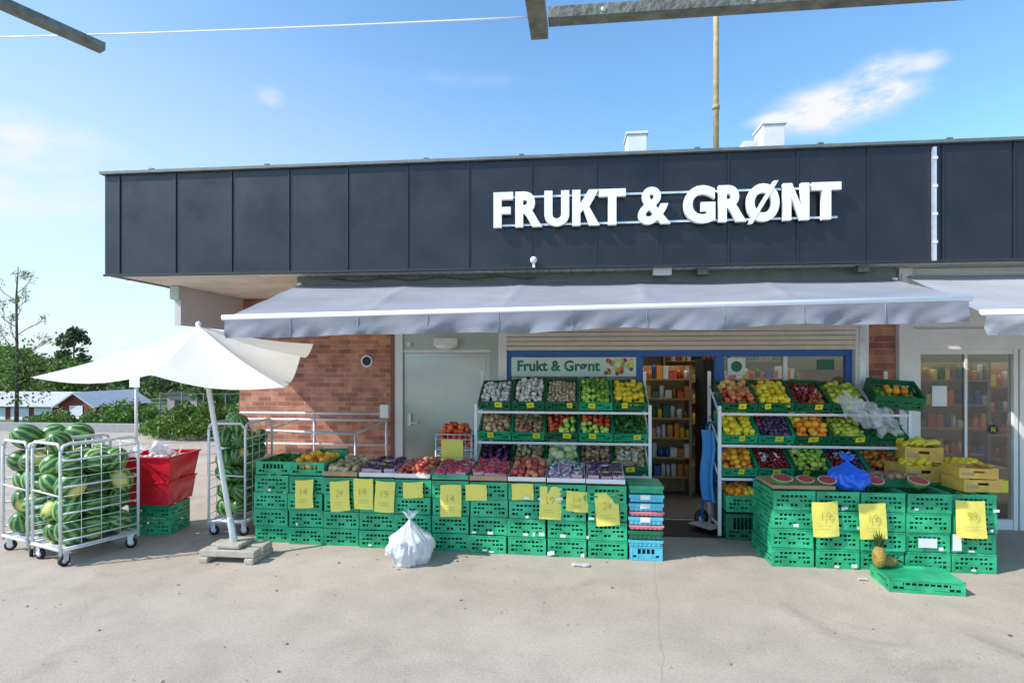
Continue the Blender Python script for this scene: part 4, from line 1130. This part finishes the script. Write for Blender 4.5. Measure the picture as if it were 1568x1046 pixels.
b = MB(); b.box(-50, -38, 66, 72, z0, z0 + 2.8, mat('tan_render', (.42, .36, .3), .8, var=.1)); b.box(-50.4, -37.6, 65.6, 72.4, z0 + 2.8, z0 + 3.0, M['dark'])
for x in (-49, -46, -43, -40): b.box(x, x + 1.4, 65.93, 65.99, z0 + 1, z0 + 2.1, M['dark'])
b.build('flat_roof_house')
fm = mat('fence_dark_steel', (.12, .13, .12), .5)
b = MB()
for i in range(12):
    x = -23 + i * 1.3; b.tube([(x, 0, -.1), (x, 0, 1.9)], .03, fm, 6)
for z in (.1, 1.0, 1.85): b.tube([(-23, 0, z), (-8.7, 0, z)], .018, fm, 5)
for i in range(95):
    x = -23 + i * .15; b.tube([(x, 0, .1), (x, 0, 1.85)], .005, fm, 3, False)
b.build('wire_fence', (0, 29.8, gz(29.8)))
b = MB(); b.tube([(0, 0, 0), (0, 0, 1.9)], .035, M['white'], 10); b.box(-.14, .14, -.06, -.045, 1.45, 1.75, M['white']); b.box(-.06, .06, -.0625, -.0605, 1.5, 1.7, M['letter']); b.build('sign_post', (-11.0, 13.4, 0))

# ------------------------------------------------------------------ light
D = Vector((1.0, .50, -1.0)).normalized()
sun = bpy.data.lights.new('sun', 'SUN'); sun.energy = 5.0; sun.angle = math.radians(.5); sun.color = (1, .94, .86)
so = bpy.data.objects.new('sun', sun); COL.objects.link(so); so.rotation_euler = D.to_track_quat('-Z', 'Y').to_euler(); so.location = (-8, -4, 12)
elev = math.asin(-D.z); rot = math.atan2(-D.x, -D.y)
wd = bpy.data.worlds.new('World'); scn.world = wd; wd.use_nodes = True
nt = wd.node_tree; L = nt.links; bg = nt.nodes['Background']; bg.inputs[1].default_value = .14
sky = nd(nt, 'ShaderNodeTexSky', sky_type='NISHITA'); sky.sun_disc = False; sky.sun_elevation = elev; sky.sun_rotation = rot % (2 * math.pi)
sky.air_density = 1.0; sky.dust_density = .5; sky.ozone_density = 1.8
tc = nd(nt, 'ShaderNodeTexCoord')
th = math.radians(5.9)
def dirv(px, py):
    t = (px - 784) / 870; z = (560 - py) / 870
    return Vector((-math.sin(th) + t * math.cos(th), math.cos(th) + t * math.sin(th), z)).normalized()
nz = nd(nt, 'ShaderNodeTexNoise'); nz.inputs['Scale'].default_value = 10; nz.inputs['Detail'].default_value = 10; nz.inputs['Roughness'].default_value = .62
mp = nd(nt, 'ShaderNodeMapping'); mp.inputs['Scale'].default_value = (1, 1, 2.2); mp.inputs['Location'].default_value = (.37, .2, .1); L.new(tc.outputs['Generated'], mp.inputs[0]); L.new(mp.outputs[0], nz.inputs[0])
cur = None
for (px, py, rx, k, amp) in [(1280, 165, .12, 2.8, 2.6), (1350, 105, .05, 2.2, 1.9), (1415, 98, .035, 2, 1.5), (1200, 182, .07, 5, 1.2), (1380, 140, .055, 3, 1.6), (412, 150, .03, 1.6, .9), (30, 215, .17, 3.0, .9), (20, 290, .18, 3, .9), (680, 120, .2, 12, .16)]:
    c = dirv(px, py)
    s_ = nd(nt, 'ShaderNodeVectorMath', operation='SUBTRACT'); L.new(tc.outputs['Generated'], s_.inputs[0]); s_.inputs[1].default_value = c
    m_ = nd(nt, 'ShaderNodeVectorMath', operation='MULTIPLY'); L.new(s_.outputs[0], m_.inputs[0]); m_.inputs[1].default_value = (1, 1, k)
    l_ = nd(nt, 'ShaderNodeVectorMath', operation='LENGTH'); L.new(m_.outputs[0], l_.inputs[0])
    r_ = nd(nt, 'ShaderNodeMapRange', interpolation_type='SMOOTHSTEP'); r_.inputs[1].default_value = rx; r_.inputs[2].default_value = 0; r_.inputs[3].default_value = 0; r_.inputs[4].default_value = amp
    L.new(l_.outputs['Value'], r_.inputs[0])
    if cur is None: cur = r_.outputs[0]
    else:
        a_ = nd(nt, 'ShaderNodeMath', operation='ADD'); L.new(cur, a_.inputs[0]); L.new(r_.outputs[0], a_.inputs[1]); cur = a_.outputs[0]
nm = nd(nt, 'ShaderNodeMapRange'); nm.inputs[1].default_value = .33; nm.inputs[2].default_value = .68; L.new(nz.outputs[0], nm.inputs[0])
cm = nd(nt, 'ShaderNodeMath', operation='MULTIPLY', use_clamp=True); L.new(cur, cm.inputs[0]); L.new(nm.outputs[0], cm.inputs[1])
dp = nd(nt, 'ShaderNodeVectorMath', operation='DOT_PRODUCT'); L.new(tc.outputs['Generated'], dp.inputs[0]); dp.inputs[1].default_value = (-.62, .35, -1.45)
hr = nd(nt, 'ShaderNodeMapRange', interpolation_type='SMOOTHSTEP'); hr.inputs[1].default_value = -.40; hr.inputs[2].default_value = .8; hr.inputs[4].default_value = .85; L.new(dp.outputs['Value'], hr.inputs[0])
gain = nd(nt, 'ShaderNodeVectorMath', operation='MULTIPLY'); L.new(sky.outputs[0], gain.inputs[0]); gain.inputs[1].default_value = (1.45, 1.9, 2.1)
mh = nd(nt, 'ShaderNodeMix', data_type='RGBA'); L.new(hr.outputs[0], mh.inputs[0]); L.new(gain.outputs[0], mh.inputs[6]); mh.inputs[7].default_value = (5.7, 6.3, 6.9, 1)
mc = nd(nt, 'ShaderNodeMix', data_type='RGBA'); L.new(cm.outputs[0], mc.inputs[0]); L.new(mh.outputs[2], mc.inputs[6]); mc.inputs[7].default_value = (6.7, 6.8, 7.0, 1)
L.new(mc.outputs[2], bg.inputs[0])

# ------------------------------------------------------------------ camera
cam = bpy.data.cameras.new('camera'); co = bpy.data.objects.new('camera', cam); COL.objects.link(co)
co.location = (0, 0, 2.0); co.rotation_euler = (math.pi / 2, 0, th)
cam.sensor_width = 36; cam.lens = 870 / 1568 * 36; cam.shift_y = 37 / 1568; cam.clip_end = 2000; cam.clip_start = .05
scn.camera = co
